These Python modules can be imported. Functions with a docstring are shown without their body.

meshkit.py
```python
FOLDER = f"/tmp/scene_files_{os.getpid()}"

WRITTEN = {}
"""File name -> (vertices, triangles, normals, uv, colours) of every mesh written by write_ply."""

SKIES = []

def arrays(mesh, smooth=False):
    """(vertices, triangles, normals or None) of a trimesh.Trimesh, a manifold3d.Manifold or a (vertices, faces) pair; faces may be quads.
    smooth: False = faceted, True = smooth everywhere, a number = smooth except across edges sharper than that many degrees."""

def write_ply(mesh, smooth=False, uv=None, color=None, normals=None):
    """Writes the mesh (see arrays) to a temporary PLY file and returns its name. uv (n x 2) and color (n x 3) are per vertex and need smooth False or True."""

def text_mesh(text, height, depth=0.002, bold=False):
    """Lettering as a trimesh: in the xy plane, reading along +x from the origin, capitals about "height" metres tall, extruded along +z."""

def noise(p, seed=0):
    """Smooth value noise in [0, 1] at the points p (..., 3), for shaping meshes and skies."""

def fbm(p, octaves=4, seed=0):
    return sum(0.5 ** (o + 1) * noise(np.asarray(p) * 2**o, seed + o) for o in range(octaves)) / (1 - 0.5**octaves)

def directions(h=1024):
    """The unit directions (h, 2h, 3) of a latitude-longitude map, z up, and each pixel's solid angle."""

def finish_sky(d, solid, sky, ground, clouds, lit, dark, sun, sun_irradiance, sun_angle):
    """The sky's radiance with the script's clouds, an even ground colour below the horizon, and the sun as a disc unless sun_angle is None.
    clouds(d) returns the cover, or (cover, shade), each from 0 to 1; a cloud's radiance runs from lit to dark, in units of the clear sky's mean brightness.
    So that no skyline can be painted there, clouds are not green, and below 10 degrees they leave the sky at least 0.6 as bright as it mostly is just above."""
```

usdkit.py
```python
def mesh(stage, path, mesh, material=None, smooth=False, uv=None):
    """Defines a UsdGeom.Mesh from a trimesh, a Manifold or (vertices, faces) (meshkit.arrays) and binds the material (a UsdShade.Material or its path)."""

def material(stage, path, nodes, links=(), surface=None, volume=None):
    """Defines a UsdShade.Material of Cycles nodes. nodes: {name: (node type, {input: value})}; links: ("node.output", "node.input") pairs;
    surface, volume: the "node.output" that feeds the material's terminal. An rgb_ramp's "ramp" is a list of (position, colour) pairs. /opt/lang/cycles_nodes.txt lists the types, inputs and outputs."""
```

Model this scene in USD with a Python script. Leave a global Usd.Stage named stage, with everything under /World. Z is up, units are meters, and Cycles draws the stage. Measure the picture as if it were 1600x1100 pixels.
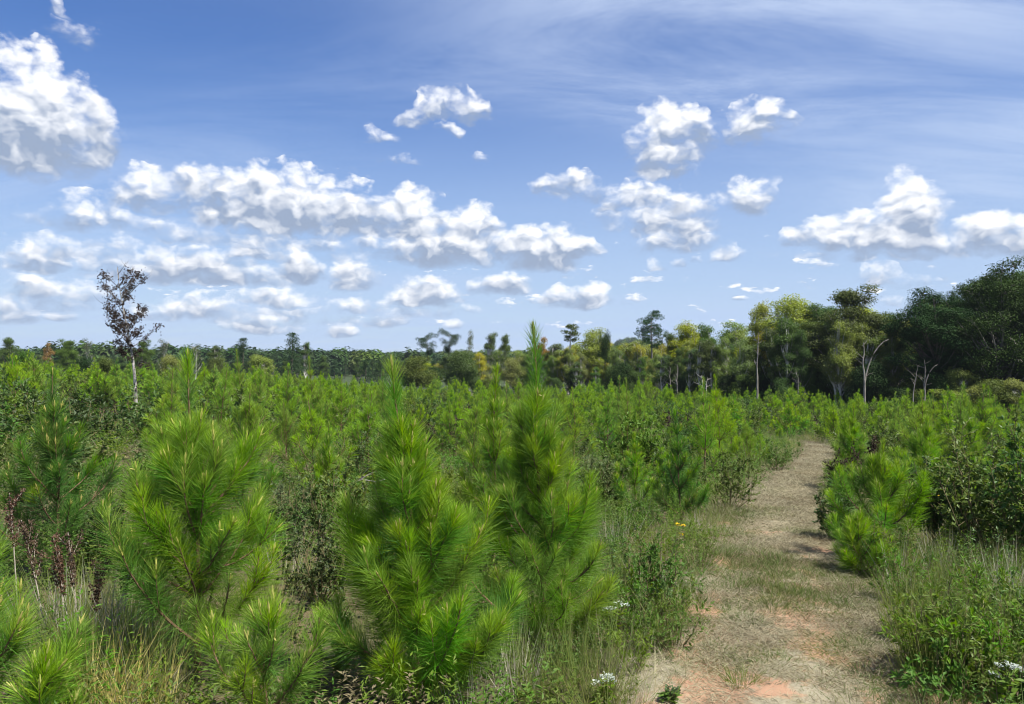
import math, random, zlib
import numpy as np
import trimesh
import usdkit
from pxr import Gf, Sdf, Usd, UsdGeom, UsdLux, UsdShade, Vt

stage = Usd.Stage.CreateInMemory()
UsdGeom.SetStageUpAxis(stage, 'Z')
UsdGeom.SetStageMetersPerUnit(stage, 1.0)
UsdGeom.Xform.Define(stage, '/World')
UsdGeom.Scope.Define(stage, '/World/Looks')

# ------------------------------------------------------------------ camera, sun, sky
EYE, FPX, HOR = 1.65, 1164.0, 560.0           # eye height, focal length in photo pixels, horizon row
SUN_EL, SUN_AZ = math.radians(58), math.radians(124)   # azimuth from +y towards +x
SUN_DIR = np.array([math.sin(SUN_AZ) * math.cos(SUN_EL), math.cos(SUN_AZ) * math.cos(SUN_EL), math.sin(SUN_EL)])
SKY_STRENGTH, SUN_INT, EXPOSURE = 0.056, 1.25, 1.12

cam = UsdGeom.Camera.Define(stage, '/World/camera')
cam.CreateHorizontalApertureAttr(36.0)
cam.CreateVerticalApertureAttr(24.75)
cam.CreateFocalLengthAttr(36.0 * FPX / 1600.0)
cam.CreateClippingRangeAttr(Gf.Vec2f(0.05, 20000))
cam.CreateExposureAttr(EXPOSURE)
cx = UsdGeom.Xformable(cam)
cx.AddTranslateOp().Set(Gf.Vec3d(0, 0, EYE))
cx.AddRotateXOp().Set(90.0 + math.degrees(math.atan((HOR - 550.0) / FPX)))

sun = UsdLux.DistantLight.Define(stage, '/World/sun')
sun.CreateNormalizeAttr(True) if hasattr(sun, 'CreateNormalizeAttr') else sun.GetPrim().CreateAttribute('inputs:normalize', Sdf.ValueTypeNames.Bool).Set(True)
sun.CreateIntensityAttr(SUN_INT)
sun.CreateAngleAttr(0.53)
sun.CreateColorAttr(Gf.Vec3f(1.0, 0.955, 0.88))
sx = UsdGeom.Xformable(sun)
sx.AddRotateZOp().Set(-math.degrees(SUN_AZ))
sx.AddRotateXOp().Set(-(90.0 - math.degrees(SUN_EL)))


class Graph:
    """Collects Cycles nodes; every call gives back the node's chosen output so that calls nest."""
    def __init__(self):
        self.nodes, self.links = {}, []
    def n(self, kind, out, **inputs):
        name = 'n%d' % len(self.nodes)
        given = {}
        for k, v in inputs.items():
            if isinstance(v, str) and '.' in v and v.split('.')[0] in self.nodes:
                self.links.append((v, name + '.' + k))
            else:
                given[k] = v
        self.nodes[name] = (kind, given)
        return name + '.' + out
    def m(self, op, a, b=0.0, c=0.0, clamp=False):
        return self.n('math', 'value', math_type=op, value1=a, value2=b, value3=c, use_clamp=clamp)
    def v(self, op, a, b=(0, 0, 0), out='vector'):
        return self.n('vector_math', out, math_type=op, vector1=a, vector2=b)
    def rng(self, x, a, b, c=0.0, d=1.0, kind='smoothstep'):
        return self.n('map_range', 'result', range_type=kind, value=x, from_min=a, from_max=b, to_min=c, to_max=d, clamp=True)
    def mix(self, fac, a, b, kind='mix'):
        return self.n('mix_color', 'result', blend_type=kind, fac=fac, a=a, b=b)
    def mix_float(self, fac, a, b):
        return self.n('mix_float', 'result', fac=fac, a=a, b=b)
    def noise(self, vec, scale, detail=3.0, rough=0.5, out='fac', distortion=0.0):
        return self.n('noise_texture', out, vector=vec, scale=scale, detail=detail, roughness=rough, distortion=distortion)
    def done(self, path, surface=None, volume=None):
        return usdkit.material(stage, path, self.nodes, self.links, surface=surface, volume=volume)


# cumulus: middle azimuth column, base row, half width, height above base (photo pixels, turned into angles of the sky)
CLOUDS = [
    (40, 236, 165, 150, 1.0), (150, 236, 50, 70, .9), (110, 62, 46, 38, .32), (140, 66, 24, 22, .32), (95, 22, 24, 22, .3),
    (648, 192, 30, 36, .6), (690, 178, 44, 42, .62), (735, 182, 26, 38, .6), (700, 210, 22, 22, .5),
    (1045, 244, 66, 84, .8), (1085, 232, 40, 62, .8), (1030, 272, 52, 36, .72), (1180, 212, 58, 54, .66), (1215, 190, 30, 24, .5),
    (900, 306, 64, 40, .62), (850, 304, 36, 18, .5), (1000, 318, 56, 40, .68), (1050, 358, 76, 56, .8), (1058, 388, 66, 42, .7), (960, 325, 30, 20, .5),
    (1172, 326, 50, 50, .7),
    (1425, 372, 66, 104, 1.0), (1340, 382, 110, 56, .9), (1400, 384, 110, 60, .9), (1250, 384, 40, 28, .7),
    (1545, 388, 90, 60, .85), (1480, 392, 100, 26, .6), (1640, 392, 80, 70, .85),
    (1372, 442, 44, 40, .55), (1420, 446, 50, 20, .4), (1402, 474, 24, 18, .4),
    (240, 318, 96, 60, .62), (300, 300, 60, 44, .62), (430, 346, 170, 86, .92), (380, 320, 80, 60, .8), (540, 352, 110, 66, .8), (640, 364, 70, 70, .8),
    (690, 404, 106, 60, .92), (735, 380, 56, 62, .85), (790, 400, 60, 36, .7),
    (850, 408, 82, 60, 1.0), (905, 398, 34, 34, .8), (760, 410, 50, 20, .5),
    (300, 436, 190, 50, .8), (470, 432, 46, 52, .9), (160, 420, 50, 34, .7), (50, 418, 60, 42, .75), (400, 400, 60, 34, .6), (330, 372, 100, 30, .45),
    (552, 446, 42, 48, .75), (110, 354, 36, 36, .6), (660, 474, 60, 48, .8), (700, 470, 30, 30, .6), (785, 456, 52, 36, .75), (905, 476, 66, 36, .8), (860, 472, 30, 16, .6),
    (60, 462, 60, 32, .65), (150, 470, 70, 20, .5), (310, 494, 66, 38, .7), (430, 474, 80, 28, .6), (20, 500, 50, 40, .75), (100, 500, 40, 16, .5), (220, 500, 60, 18, .45),
    (410, 518, 70, 26, .7), (535, 524, 32, 20, .65), (600, 506, 46, 24, .55), (710, 512, 18, 12, .45), (560, 486, 40, 22, .5),
    (1133, 408, 28, 24, .66), (1026, 420, 18, 18, .5), (1060, 414, 14, 10, .4), (1090, 410, 12, 10, .4), (1160, 466, 16, 8, .4), (1085, 516, 28, 12, .4),
    (420, 380, 240, 44, .5), (230, 404, 210, 36, .5), (610, 404, 120, 40, .45), (150, 350, 120, 50, .4), (1020, 350, 110, 60, .4), (1400, 398, 200, 28, .5), (80, 478, 150, 50, .42), (420, 500, 200, 40, .42), (640, 492, 110, 30, .4),
    (596, 222, 34, 18, .3), (760, 252, 24, 14, .25), (640, 258, 40, 18, .25),
]


def build_sky():
    g = Graph()
    sky = g.n('sky_texture', 'color', sky_type='single_scattering', sun_disc=False, sun_elevation=SUN_EL, sun_rotation=SUN_AZ,
              altitude=200.0, air_density=1.0, aerosol_density=AERO, ozone_density=OZONE)
    d = g.n('texture_coordinate', 'generated')
    s = g.n('separate_xyz', 'x', vector=d)
    base = s.split('.')[0]
    X, Y, Z = base + '.x', base + '.y', base + '.z'
    az = g.m('arctan2', X, Y)
    el = g.m('arcsine', Z)
    ae = g.n('combine_xyz', 'vector', x=az, y=el)
    el_c = g.m('add', g.m('maximum', el, 0.0), 0.10)
    p = g.n('combine_xyz', 'vector', x=g.m('multiply', az, 7.0), y=g.m('multiply', el, 9.5), z=0.0)
    warp = g.noise(p, 2.6, 3.0, 0.6, 'color')
    amp = g.n('combine_xyz', 'vector', x=g.m('multiply', el_c, .20), y=g.m('multiply', el_c, .13), z=0.0)
    wv = g.v('multiply', g.v('subtract', warp, (.5, .5, .5)), amp)
    qs = g.n('separate_xyz', 'y', vector=g.v('add', ae, wv)).split('.')[0]
    wel = qs + '.y'
    q0 = g.n('combine_xyz', 'vector', x=qs + '.x', y=wel, z=wel)
    best = total = tops = None
    for px, base_row, hw, hh, dens in CLOUDS:
        a0 = math.atan((px - 800) / FPX)
        e0 = math.atan((HOR - base_row) / FPX * math.cos(a0))
        sx, sy = 1 / (hw / FPX * math.cos(a0) ** 2 * 1.08), 1 / (hh / FPX * math.cos(a0) * 1.12)
        q = g.n('vector_math', 'vector', math_type='multiply_add', vector1=q0, vector2=(sx, sy, -4.2 * sy), vector3=(-a0 * sx, -e0 * sy, 4.2 * e0 * sy))
        q = g.v('maximum', q, (-99., 0., 0.))
        f = g.m('multiply_add', g.v('dot_product', q, q, 'value'), -dens, dens)
        fp = g.m('maximum', f, 0.0)
        y = g.m('multiply_add', wel, sy, -e0 * sy)
        if best is None:
            best, total, tops = f, fp, g.m('multiply', fp, y)
        else:
            best, total, tops = g.m('maximum', best, f), g.m('add', total, fp), g.m('multiply_add', fp, y, tops)
    height = g.m('divide', tops, g.m('maximum', total, 0.02))
    # clouds of the same layer outside the frame
    puffs = g.noise(p, .55, 1.0, .5)
    aside = g.rng(g.m('absolute', az), .72, .95)
    wild = g.m('subtract', g.m('multiply', g.m('subtract', puffs, .47), g.m('multiply', aside, 6.0)), g.m('multiply_add', aside, -2.0, 2.0))
    # rows of small flat cumulus low above the horizon
    ps = g.n('combine_xyz', 'vector', x=g.m('multiply', az, 21.0), y=g.m('multiply', el, 62.0), z=3.3)
    row0 = g.noise(ps, 1.0, 4.0, .6)
    row1 = g.noise(g.v('add', ps, (0, .5, 0)), 1.0, 1.0, .55)
    band = g.m('multiply', g.rng(el, .01, .05), g.rng(el, .24, .13))
    rows = g.m('subtract', g.m('multiply', g.m('subtract', row0, .565), 4.0), g.m('multiply_add', band, -1.6, 1.6))
    rows = g.m('minimum', rows, .34)
    height = g.mix_float(g.rng(g.m('subtract', rows, g.m('maximum', best, 0.0)), -.1, .2), height, g.m('multiply_add', g.m('subtract', row0, row1), 2.0, .28))
    best = g.m('maximum', best, rows)
    best = g.m('maximum', best, g.m('minimum', wild, 1.0))
    # cauliflower relief: rounded cells, and the same a step towards the sun
    fine = g.noise(p, 4.2, 6.0, .60)
    pw = g.n('vector_math', 'vector', math_type='multiply_add', vector1=warp, vector2=(.3, .3, 0), vector3=p)
    def billow(pp):
        return g.n('voronoi_texture', 'distance', feature='f1', vector=pp, scale=3.6, detail=2.0, roughness=.55, dimensions='2D')
    b0 = billow(pw)
    b1 = billow(g.v('add', pw, (.05, .09, 0)))
    dens = g.m('add', best, g.m('multiply', g.m('subtract', .58, b0), .42))
    dens = g.m('add', dens, g.m('multiply', g.m('subtract', fine, .47), 1.1))
    alpha = g.rng(dens, -.03, g.m('multiply_add', g.m('minimum', height, 1.0), -.58, .90))
    alpha = g.m('multiply', alpha, .97)
    relief = g.m('multiply', g.m('subtract', b1, b0), .85)
    lit = g.m('add', g.m('multiply_add', height, 1.35, .0), relief)
    lit = g.m('add', lit, g.m('multiply', g.m('subtract', fine, .5), .42))
    thin = g.rng(dens, .0, .8, .24, 0.0)
    lit = g.m('add', lit, g.m('multiply', thin, g.rng(height, .05, .5)))
    lit = g.rng(lit, .02, .95, 0, 1, 'linear')
    col = g.mix(lit, CLOUD_DARK, CLOUD_LIT)
    # veils of cirrus, drawn out along the wind
    zc = g.m('add', g.m('maximum', Z, 0.0), .16)
    plane = g.n('combine_xyz', 'vector', x=g.m('divide', X, zc), y=g.m('divide', Y, zc))
    rot = g.n('mapping', 'vector', mapping_type='point', vector=plane, rotation=(0, 0, math.radians(24)), scale=(.55, 1.5, 1))
    big = g.noise(g.n('mapping', 'vector', mapping_type='point', vector=plane, rotation=(0, 0, math.radians(24)), scale=(.30, .62, 1), location=(3.1, 1.7, 0)), 1.0, 2.0, .5)
    streak = g.noise(rot, 1.7, 6.0, .66, distortion=.5)
    veil = g.m('multiply', g.rng(big, .36, .56), g.rng(streak, .30, .68))
    right = g.rng(az, -.35, .30, .55, 1.0)
    veil = g.m('multiply', g.m('multiply_add', veil, .66, .30), right)
    sky = g.mix(veil, g.n('hsv', 'color', color=sky, saturation=SKY_SAT, value=SKY_VAL, hue=.5 + SKY_HUE), CIRRUS)
    low = g.rng(el, -.02, .40, .95, 0.0)
    with_veil = g.mix(g.m('multiply', low, g.rng(streak, .2, .7, .85, 1.0)), sky, VEIL)
    up = g.rng(el, .0, .02)
    alpha = g.m('multiply', alpha, up)
    full = g.mix(alpha, with_veil, col)
    bg = g.n('background_shader', 'background', color=full, strength=SKY_STRENGTH)
    mat = g.done('/World/Looks/sky_air', surface=bg)
    dome = UsdLux.DomeLight.Define(stage, '/World/sky')
    dome.CreateIntensityAttr(1.0)
    UsdShade.MaterialBindingAPI.Apply(dome.GetPrim()).Bind(mat)
    dome.GetPrim().SetCustomDataByKey('kind', 'structure')


AERO, OZONE = 0.3, 1.6
SKY_SAT, SKY_VAL, SKY_HUE = 1.55, 1.04, 0.016
CLOUD_LIT, CLOUD_DARK, VEIL = (9.3, 9.4, 9.7), (2.9, 3.6, 4.9), (4.1, 5.3, 7.5)
CIRRUS = (4.9, 5.9, 7.9)
build_sky()


# ------------------------------------------------------------------ small tools
def smooth(a, b, x):
    t = np.clip((np.asarray(x, float) - a) / (b - a), 0, 1)
    return t * t * (3 - 2 * t)


def wavy(x, y, s, seed):
    """Cheap smooth noise of the plane in about [-1, 1]."""
    r = np.random.default_rng(seed)
    out = 0.0
    for k in range(6):
        a, ph, f = r.uniform(0, 2 * math.pi), r.uniform(0, 2 * math.pi), s * (0.6 + 0.35 * k)
        out = out + np.sin((np.cos(a) * x + np.sin(a) * y) * f + ph) / (1 + .4 * k)
    return out / 3.0


def H(x, y):
    """Height of the land: a gentle fall from the viewer, higher on the left, a valley, then far hills."""
    x, y = np.asarray(x, float), np.asarray(y, float)
    r = np.hypot(x, y)
    az = np.arctan2(x, np.maximum(np.abs(y), 1e-6))
    fall = .062 * np.where(r < 40, r, 40 + 15 * (1 - np.exp(-np.maximum(r - 40, 0) / 15)))
    w = .32 + .68 * smooth(-.58, .02, az)
    z = -fall * w
    z = z - 3.5 * smooth(85, 230, r)
    z = z + (6 + 3 * np.sin(az * 5 + 1.2) + 1.5 * np.sin(az * 13) + 24 * np.exp(-((az - .16) / .035) ** 2)) * smooth(420, 1400, r)
    z = z + .10 * wavy(x, y, .35, 5) * smooth(3, 12, r) + .04 * wavy(x, y, 1.3, 6)
    return z


def ground_at(px, py):
    """The point of the land seen at a pixel of the photograph."""
    u, v = (px - 800) / FPX, (HOR - py) / FPX
    d = np.geomspace(1.5, 400, 3000)
    lo = float(d[np.argmax(EYE + v * d <= H(u * d, d))])
    return np.array([u * lo, lo, float(H(u * lo, lo))])


def at_distance(px, d):
    x = (px - 800) / FPX * d
    return np.array([x, d, float(H(x, d))])


def height_to(px_top, p):
    return EYE + (HOR - px_top) / FPX * p[1] - p[2]


class MB:
    def __init__(self):
        self.v, self.f, self.count = [], [], 0
    def add(self, v, f):
        if len(v):
            self.v.append(np.asarray(v, float)); self.f.append(np.asarray(f, int) + self.count); self.count += len(v)
    def get(self):
        return np.vstack(self.v), np.vstack(self.f)
    def tube(self, pts, radii, sides=5):
        p = np.asarray(pts, float)
        n = len(p)
        rad = np.broadcast_to(np.asarray(radii, float), (n,))
        t = np.gradient(p, axis=0); t /= np.linalg.norm(t, axis=1, keepdims=True) + 1e-12
        ref = np.where(np.abs(t[:, 2:]) < .9, [[0, 0, 1.]], [[1., 0, 0]])
        a = np.cross(t, ref); a /= np.linalg.norm(a, axis=1, keepdims=True) + 1e-12
        b = np.cross(t, a)
        ang = np.arange(sides) * 2 * math.pi / sides
        v = p[:, None] + rad[:, None, None] * (np.cos(ang)[None, :, None] * a[:, None] + np.sin(ang)[None, :, None] * b[:, None])
        i, j = np.meshgrid(np.arange(n - 1), np.arange(sides), indexing='ij')
        q = np.stack([i * sides + j, i * sides + (j + 1) % sides, (i + 1) * sides + (j + 1) % sides, (i + 1) * sides + j], -1).reshape(-1, 4)
        self.add(np.vstack([v.reshape(-1, 3), p[-1:]]), np.vstack([q[:, [0, 1, 2]], q[:, [0, 2, 3]],
                 np.stack([(n - 1) * sides + np.arange(sides), (n - 1) * sides + (np.arange(sides) + 1) % sides, np.full(sides, n * sides)], -1)]))


def unit(v):
    return v / (np.linalg.norm(v, axis=-1, keepdims=True) + 1e-12)


def blades(mb, r, P, T, L, W, bend, three=True):
    """Thin tapering ribbons (needles, grass): from P along T, bending by the vectors bend at the tip."""
    n = len(P)
    if not n:
        return
    L, W = np.broadcast_to(L, (n,)), np.broadcast_to(W, (n,))
    side = unit(np.cross(T, unit(r.normal(size=(n, 3))))) * W[:, None] * .5
    mid = P + T * (L * .5)[:, None] + bend * (L * .25)[:, None]
    tip = P + T * L[:, None] + bend * L[:, None]
    k = np.arange(n)[:, None]
    if three:
        v = np.stack([P - side, P + side, mid - side * .85, mid + side * .85, tip], 1).reshape(-1, 3)
        f = np.concatenate([k * 5 + [0, 1, 3], k * 5 + [0, 3, 2], k * 5 + [2, 3, 4]], 1).reshape(-1, 3)
    else:
        v = np.stack([P, mid - side, mid + side, tip], 1).reshape(-1, 3)
        f = np.concatenate([k * 4 + [0, 2, 1], k * 4 + [1, 2, 3]], 1).reshape(-1, 3)
    mb.add(v, f)


def leaves(mb, r, P, D, N, L, W, fold=.25):
    """Folded pointed leaves: stalk end P, direction D, rough face normal N."""
    n = len(P)
    if not n:
        return
    L, W = np.broadcast_to(L, (n,))[:, None], np.broadcast_to(W, (n,))[:, None]
    D = unit(D)
    S = unit(np.cross(D, N)); U = np.cross(S, D)
    mid = P + D * L * .45
    v = np.stack([P, mid - S * W * .5 + U * W * fold, mid + S * W * .5 + U * W * fold, P + D * L - U * L * .08], 1).reshape(-1, 3)
    k = np.arange(n)[:, None]
    mb.add(v, np.concatenate([k * 4 + [0, 3, 1], k * 4 + [0, 2, 3]], 1).reshape(-1, 3))


def along(path, s):
    """Points and directions at the fractions s of a polyline."""
    path = np.asarray(path, float)
    seg = np.linalg.norm(np.diff(path, axis=0), axis=1)
    cum = np.concatenate([[0], np.cumsum(seg)]); cum /= cum[-1]
    P = np.stack([np.interp(s, cum, path[:, k]) for k in range(3)], -1)
    i = np.clip(np.searchsorted(cum, s, side='right') - 1, 0, len(seg) - 1)
    return P, unit(path[i + 1] - path[i])


def length(path):
    return float(np.linalg.norm(np.diff(np.asarray(path), axis=0), axis=1).sum())


# ------------------------------------------------------------------ the stage's prims
used = {}


def numbered(parent, name):
    key = (parent, name)
    k = used.get(key, 0)
    used[key] = k + 1
    return '%s/%s' % (parent, name if k == 0 else '%s_%03d' % (name, k))


def put(prim, label=None, cat=None, group=None, kind=None):
    for k, v in (('label', label), ('category', cat), ('group', group), ('kind', kind)):
        if v:
            prim.SetCustomDataByKey(k, v)
    return prim


def place(prim, loc, rz=0.0, scale=(1, 1, 1)):
    x = UsdGeom.Xformable(prim)
    x.ClearXformOpOrder()
    x.AddTranslateOp().Set(Gf.Vec3d(*map(float, loc)))
    x.AddRotateZOp().Set(float(math.degrees(rz)))
    x.AddScaleOp().Set(Gf.Vec3f(*map(float, np.broadcast_to(scale, 3))))


def thing(name, label, cat, loc=(0, 0, 0), rz=0.0, scale=(1, 1, 1), group=None):
    p = UsdGeom.Xform.Define(stage, numbered('/World', name)).GetPrim()
    place(p, loc, rz, scale)
    return put(p, label, cat, group)


def part(parent, name, mb, mat, smooth=False, label=None):
    if isinstance(mb, MB):
        if not mb.count:
            return None
        mb = mb.get()
    path = numbered(str(parent.GetPath()) if parent else '/World', name)
    p = usdkit.mesh(stage, path, mb, mat, smooth=smooth).GetPrim()
    if label:
        put(p, label)
    return p


def copy_of(first, loc, rz, scale, label, cat, group=None, name=None):
    base = name or first.GetName()
    base = base[:-4] if base[-4:-3] == '_' and base[-3:].isdigit() else base
    p = UsdGeom.Xform.Define(stage, numbered('/World', base)).GetPrim()
    p.GetReferences().AddInternalReference(first.GetPath())
    place(p, loc, rz, scale)
    p.SetInstanceable(True)
    put(p, label, cat, group)
    return p


def scatter(name, protos, which, pos, rz, scale, label, cat, tilt=None):
    """Stuff nobody could count: one PointInstancer. protos: [(name, mesh builder, material)]."""
    path = numbered('/World', name)
    pi = UsdGeom.PointInstancer.Define(stage, path)
    targets = []
    for pn, mb, mat in protos:
        m = usdkit.mesh(stage, numbered(path, pn), mb.get(), mat)
        targets.append(m.GetPath())
    pi.CreatePrototypesRel().SetTargets(targets)
    n = len(pos)
    pi.CreateProtoIndicesAttr(Vt.IntArray.FromNumpy(np.asarray(which, np.int32)))
    pi.CreatePositionsAttr(Vt.Vec3fArray.FromNumpy(np.asarray(pos, np.float32)))
    q = np.zeros((n, 4), np.float32)
    half = np.asarray(rz) / 2
    pi.CreateOrientationsAttr(Vt.QuathArray([Gf.Quath(float(math.cos(h)), 0., 0., float(math.sin(h))) for h in half]))
    sc = np.asarray(scale, np.float32)
    sc = np.repeat(sc[:, None], 3, 1) if sc.ndim == 1 else sc
    pi.CreateScalesAttr(Vt.Vec3fArray.FromNumpy(sc))
    put(pi.GetPrim(), label, cat, None, 'stuff')
    return pi


# ------------------------------------------------------------------ materials
def leaf_material(name, tones, trans=.40, rough=.55, spec=.18, vary=.05, bright=.25, tint=None, dead=0.0):
    """Thin leaves: a tone of its own for every leaf, a slight shift for every plant, light shining through."""
    g = Graph()
    rnd = g.n('geometry', 'random_per_island')
    k = len(tones)
    ramp = g.n('rgb_ramp', 'color', fac=rnd, ramp=[(i / max(k - 1, 1) * (1 - dead), t) for i, t in enumerate(tones)] + ([(1 - dead + .005, (.24, .16, .06)), (1.0, (.20, .12, .05))] if dead else []))
    obj = g.n('object_info', 'random')
    rnd2 = g.n('white_noise_texture', 'value', dimensions='1D', w=g.m('multiply', obj, 91.7))
    col = g.n('hsv', 'color', color=ramp, hue=g.m('multiply_add', obj, vary, .5 - vary / 2), saturation=g.m('multiply_add', rnd2, .16, .92), value=g.m('multiply_add', rnd2, bright, 1 - bright / 2))
    p = g.n('principled_bsdf', 'BSDF', base_color=col, roughness=rough, specular_ior_level=spec)
    t = g.n('translucent_bsdf', 'BSDF', color=g.n('hsv', 'color', color=col, saturation=1.08, value=1.25 if tint is None else tint, hue=.492))
    mx = g.n('mix_closure', 'closure', fac=trans, closure1=p, closure2=t)
    return g.done('/World/Looks/' + name, surface=mx)


def bark_material(name, a, b, scale=18.0, rough=.85):
    g = Graph()
    tc = g.n('texture_coordinate', 'object')
    st = g.n('mapping', 'vector', mapping_type='point', vector=tc, scale=(1, 1, .25))
    n = g.noise(st, scale, 5.0, .65)
    col = g.mix(g.rng(n, .35, .65), a, b)
    bump = g.n('bump', 'normal', height=n, strength=.6, distance=.01)
    p = g.n('principled_bsdf', 'BSDF', base_color=col, roughness=rough, normal=bump, specular_ior_level=.25)
    return g.done('/World/Looks/' + name, surface=p)


M = {}
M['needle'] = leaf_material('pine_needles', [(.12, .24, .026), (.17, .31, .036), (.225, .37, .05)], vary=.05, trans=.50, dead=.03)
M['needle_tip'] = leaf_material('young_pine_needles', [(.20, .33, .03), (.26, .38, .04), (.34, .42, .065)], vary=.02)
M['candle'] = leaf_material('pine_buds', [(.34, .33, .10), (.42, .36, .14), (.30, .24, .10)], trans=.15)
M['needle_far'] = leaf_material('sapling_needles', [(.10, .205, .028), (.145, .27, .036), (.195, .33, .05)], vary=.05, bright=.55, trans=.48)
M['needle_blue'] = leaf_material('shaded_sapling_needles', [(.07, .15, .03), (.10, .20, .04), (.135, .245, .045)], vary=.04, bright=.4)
M['leaf_shrub'] = leaf_material('shrub_leaves', [(.08, .13, .027), (.115, .18, .034), (.155, .22, .045), (.14, .13, .04)], spec=.3, rough=.5, vary=.05, bright=.4)
M['leaf_dark'] = leaf_material('dark_shrub_leaves', [(.045, .075, .018), (.068, .105, .022), (.10, .12, .03), (.15, .13, .035)], spec=.3, rough=.5)
M['leaf_red'] = leaf_material('reddening_leaves', [(.08, .14, .028), (.13, .21, .035), (.19, .27, .045), (.30, .18, .045), (.28, .08, .035), (.26, .13, .04), (.17, .24, .04), (.14, .21, .04), (.23, .29, .055)], spec=.3, rough=.5, vary=.06)
M['leaf_brown'] = leaf_material('russet_dead_leaves', [(.042, .028, .021), (.06, .04, .028), (.03, .022, .017), (.085, .06, .04)], trans=.2, rough=.7)
M['leaf_grey'] = leaf_material('grey_green_leaves', [(.10, .14, .06), (.14, .18, .08), (.075, .115, .045)], rough=.6)
M['weed'] = leaf_material('weed_leaves', [(.09, .155, .026), (.125, .20, .036), (.17, .235, .05), (.21, .22, .065)], vary=.07, bright=.4)
M['weed_bright'] = leaf_material('bright_weed_leaves', [(.095, .175, .02), (.14, .23, .028), (.19, .27, .04)], vary=.05)
M['weed_brown'] = leaf_material('dry_weed_leaves', [(.17, .14, .08), (.21, .18, .10), (.13, .10, .06), (.12, .14, .05)], vary=.05, trans=.25, rough=.7)
M['grass'] = leaf_material('tall_grass_blades', [(.16, .20, .055), (.22, .25, .08), (.25, .26, .10), (.18, .22, .06), (.26, .27, .11)], vary=.05)
M['grass_pale'] = leaf_material('dead_grass_stalks', [(.40, .37, .30), (.50, .46, .38), (.33, .29, .22)], trans=.2, rough=.7)
M['grass_yellow'] = leaf_material('yellow_grass_blades', [(.34, .30, .10), (.42, .35, .14), (.26, .27, .07), (.20, .24, .06)], vary=.03)
M['straw'] = leaf_material('mown_straw', [(.27, .245, .16), (.325, .30, .205), (.21, .195, .125), (.175, .18, .09), (.29, .27, .185)], trans=.2, rough=.75, vary=.03)
M['turf'] = leaf_material('short_green_grass', [(.09, .13, .03), (.13, .17, .045), (.17, .19, .06)], vary=.05)
M['dock'] = leaf_material('rust_seed_heads', [(.085, .05, .033), (.12, .07, .042), (.06, .034, .024)], trans=.15, rough=.8)
M['white_flower'] = leaf_material('white_petals', [(.38, .42, .37), (.30, .35, .29)], trans=.25, rough=.7, vary=.0, bright=.1)
M['yellow_flower'] = leaf_material('yellow_petals', [(.65, .45, .03), (.7, .5, .05)], trans=.25, rough=.7, vary=.0, bright=.1)
M['tree_dark'] = leaf_material('oak_leaves', [(.024, .05, .012), (.034, .066, .014), (.046, .08, .018)], vary=.04, bright=.35, trans=.18, spec=.06)
M['tree_mid'] = leaf_material('forest_leaves', [(.07, .115, .022), (.10, .155, .03), (.14, .195, .042)], vary=.06, bright=.4)
M['tree_light'] = leaf_material('pale_forest_leaves', [(.17, .22, .05), (.22, .27, .06), (.28, .31, .085)], vary=.05, bright=.3)
M['tree_yellow'] = leaf_material('yellowing_leaves', [(.27, .29, .03), (.38, .36, .035), (.48, .41, .045), (.22, .27, .03)], vary=.05, bright=.25)
M['tree_orange'] = leaf_material('orange_leaves', [(.24, .15, .035), (.30, .20, .045), (.18, .14, .04)], vary=.04)
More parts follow.
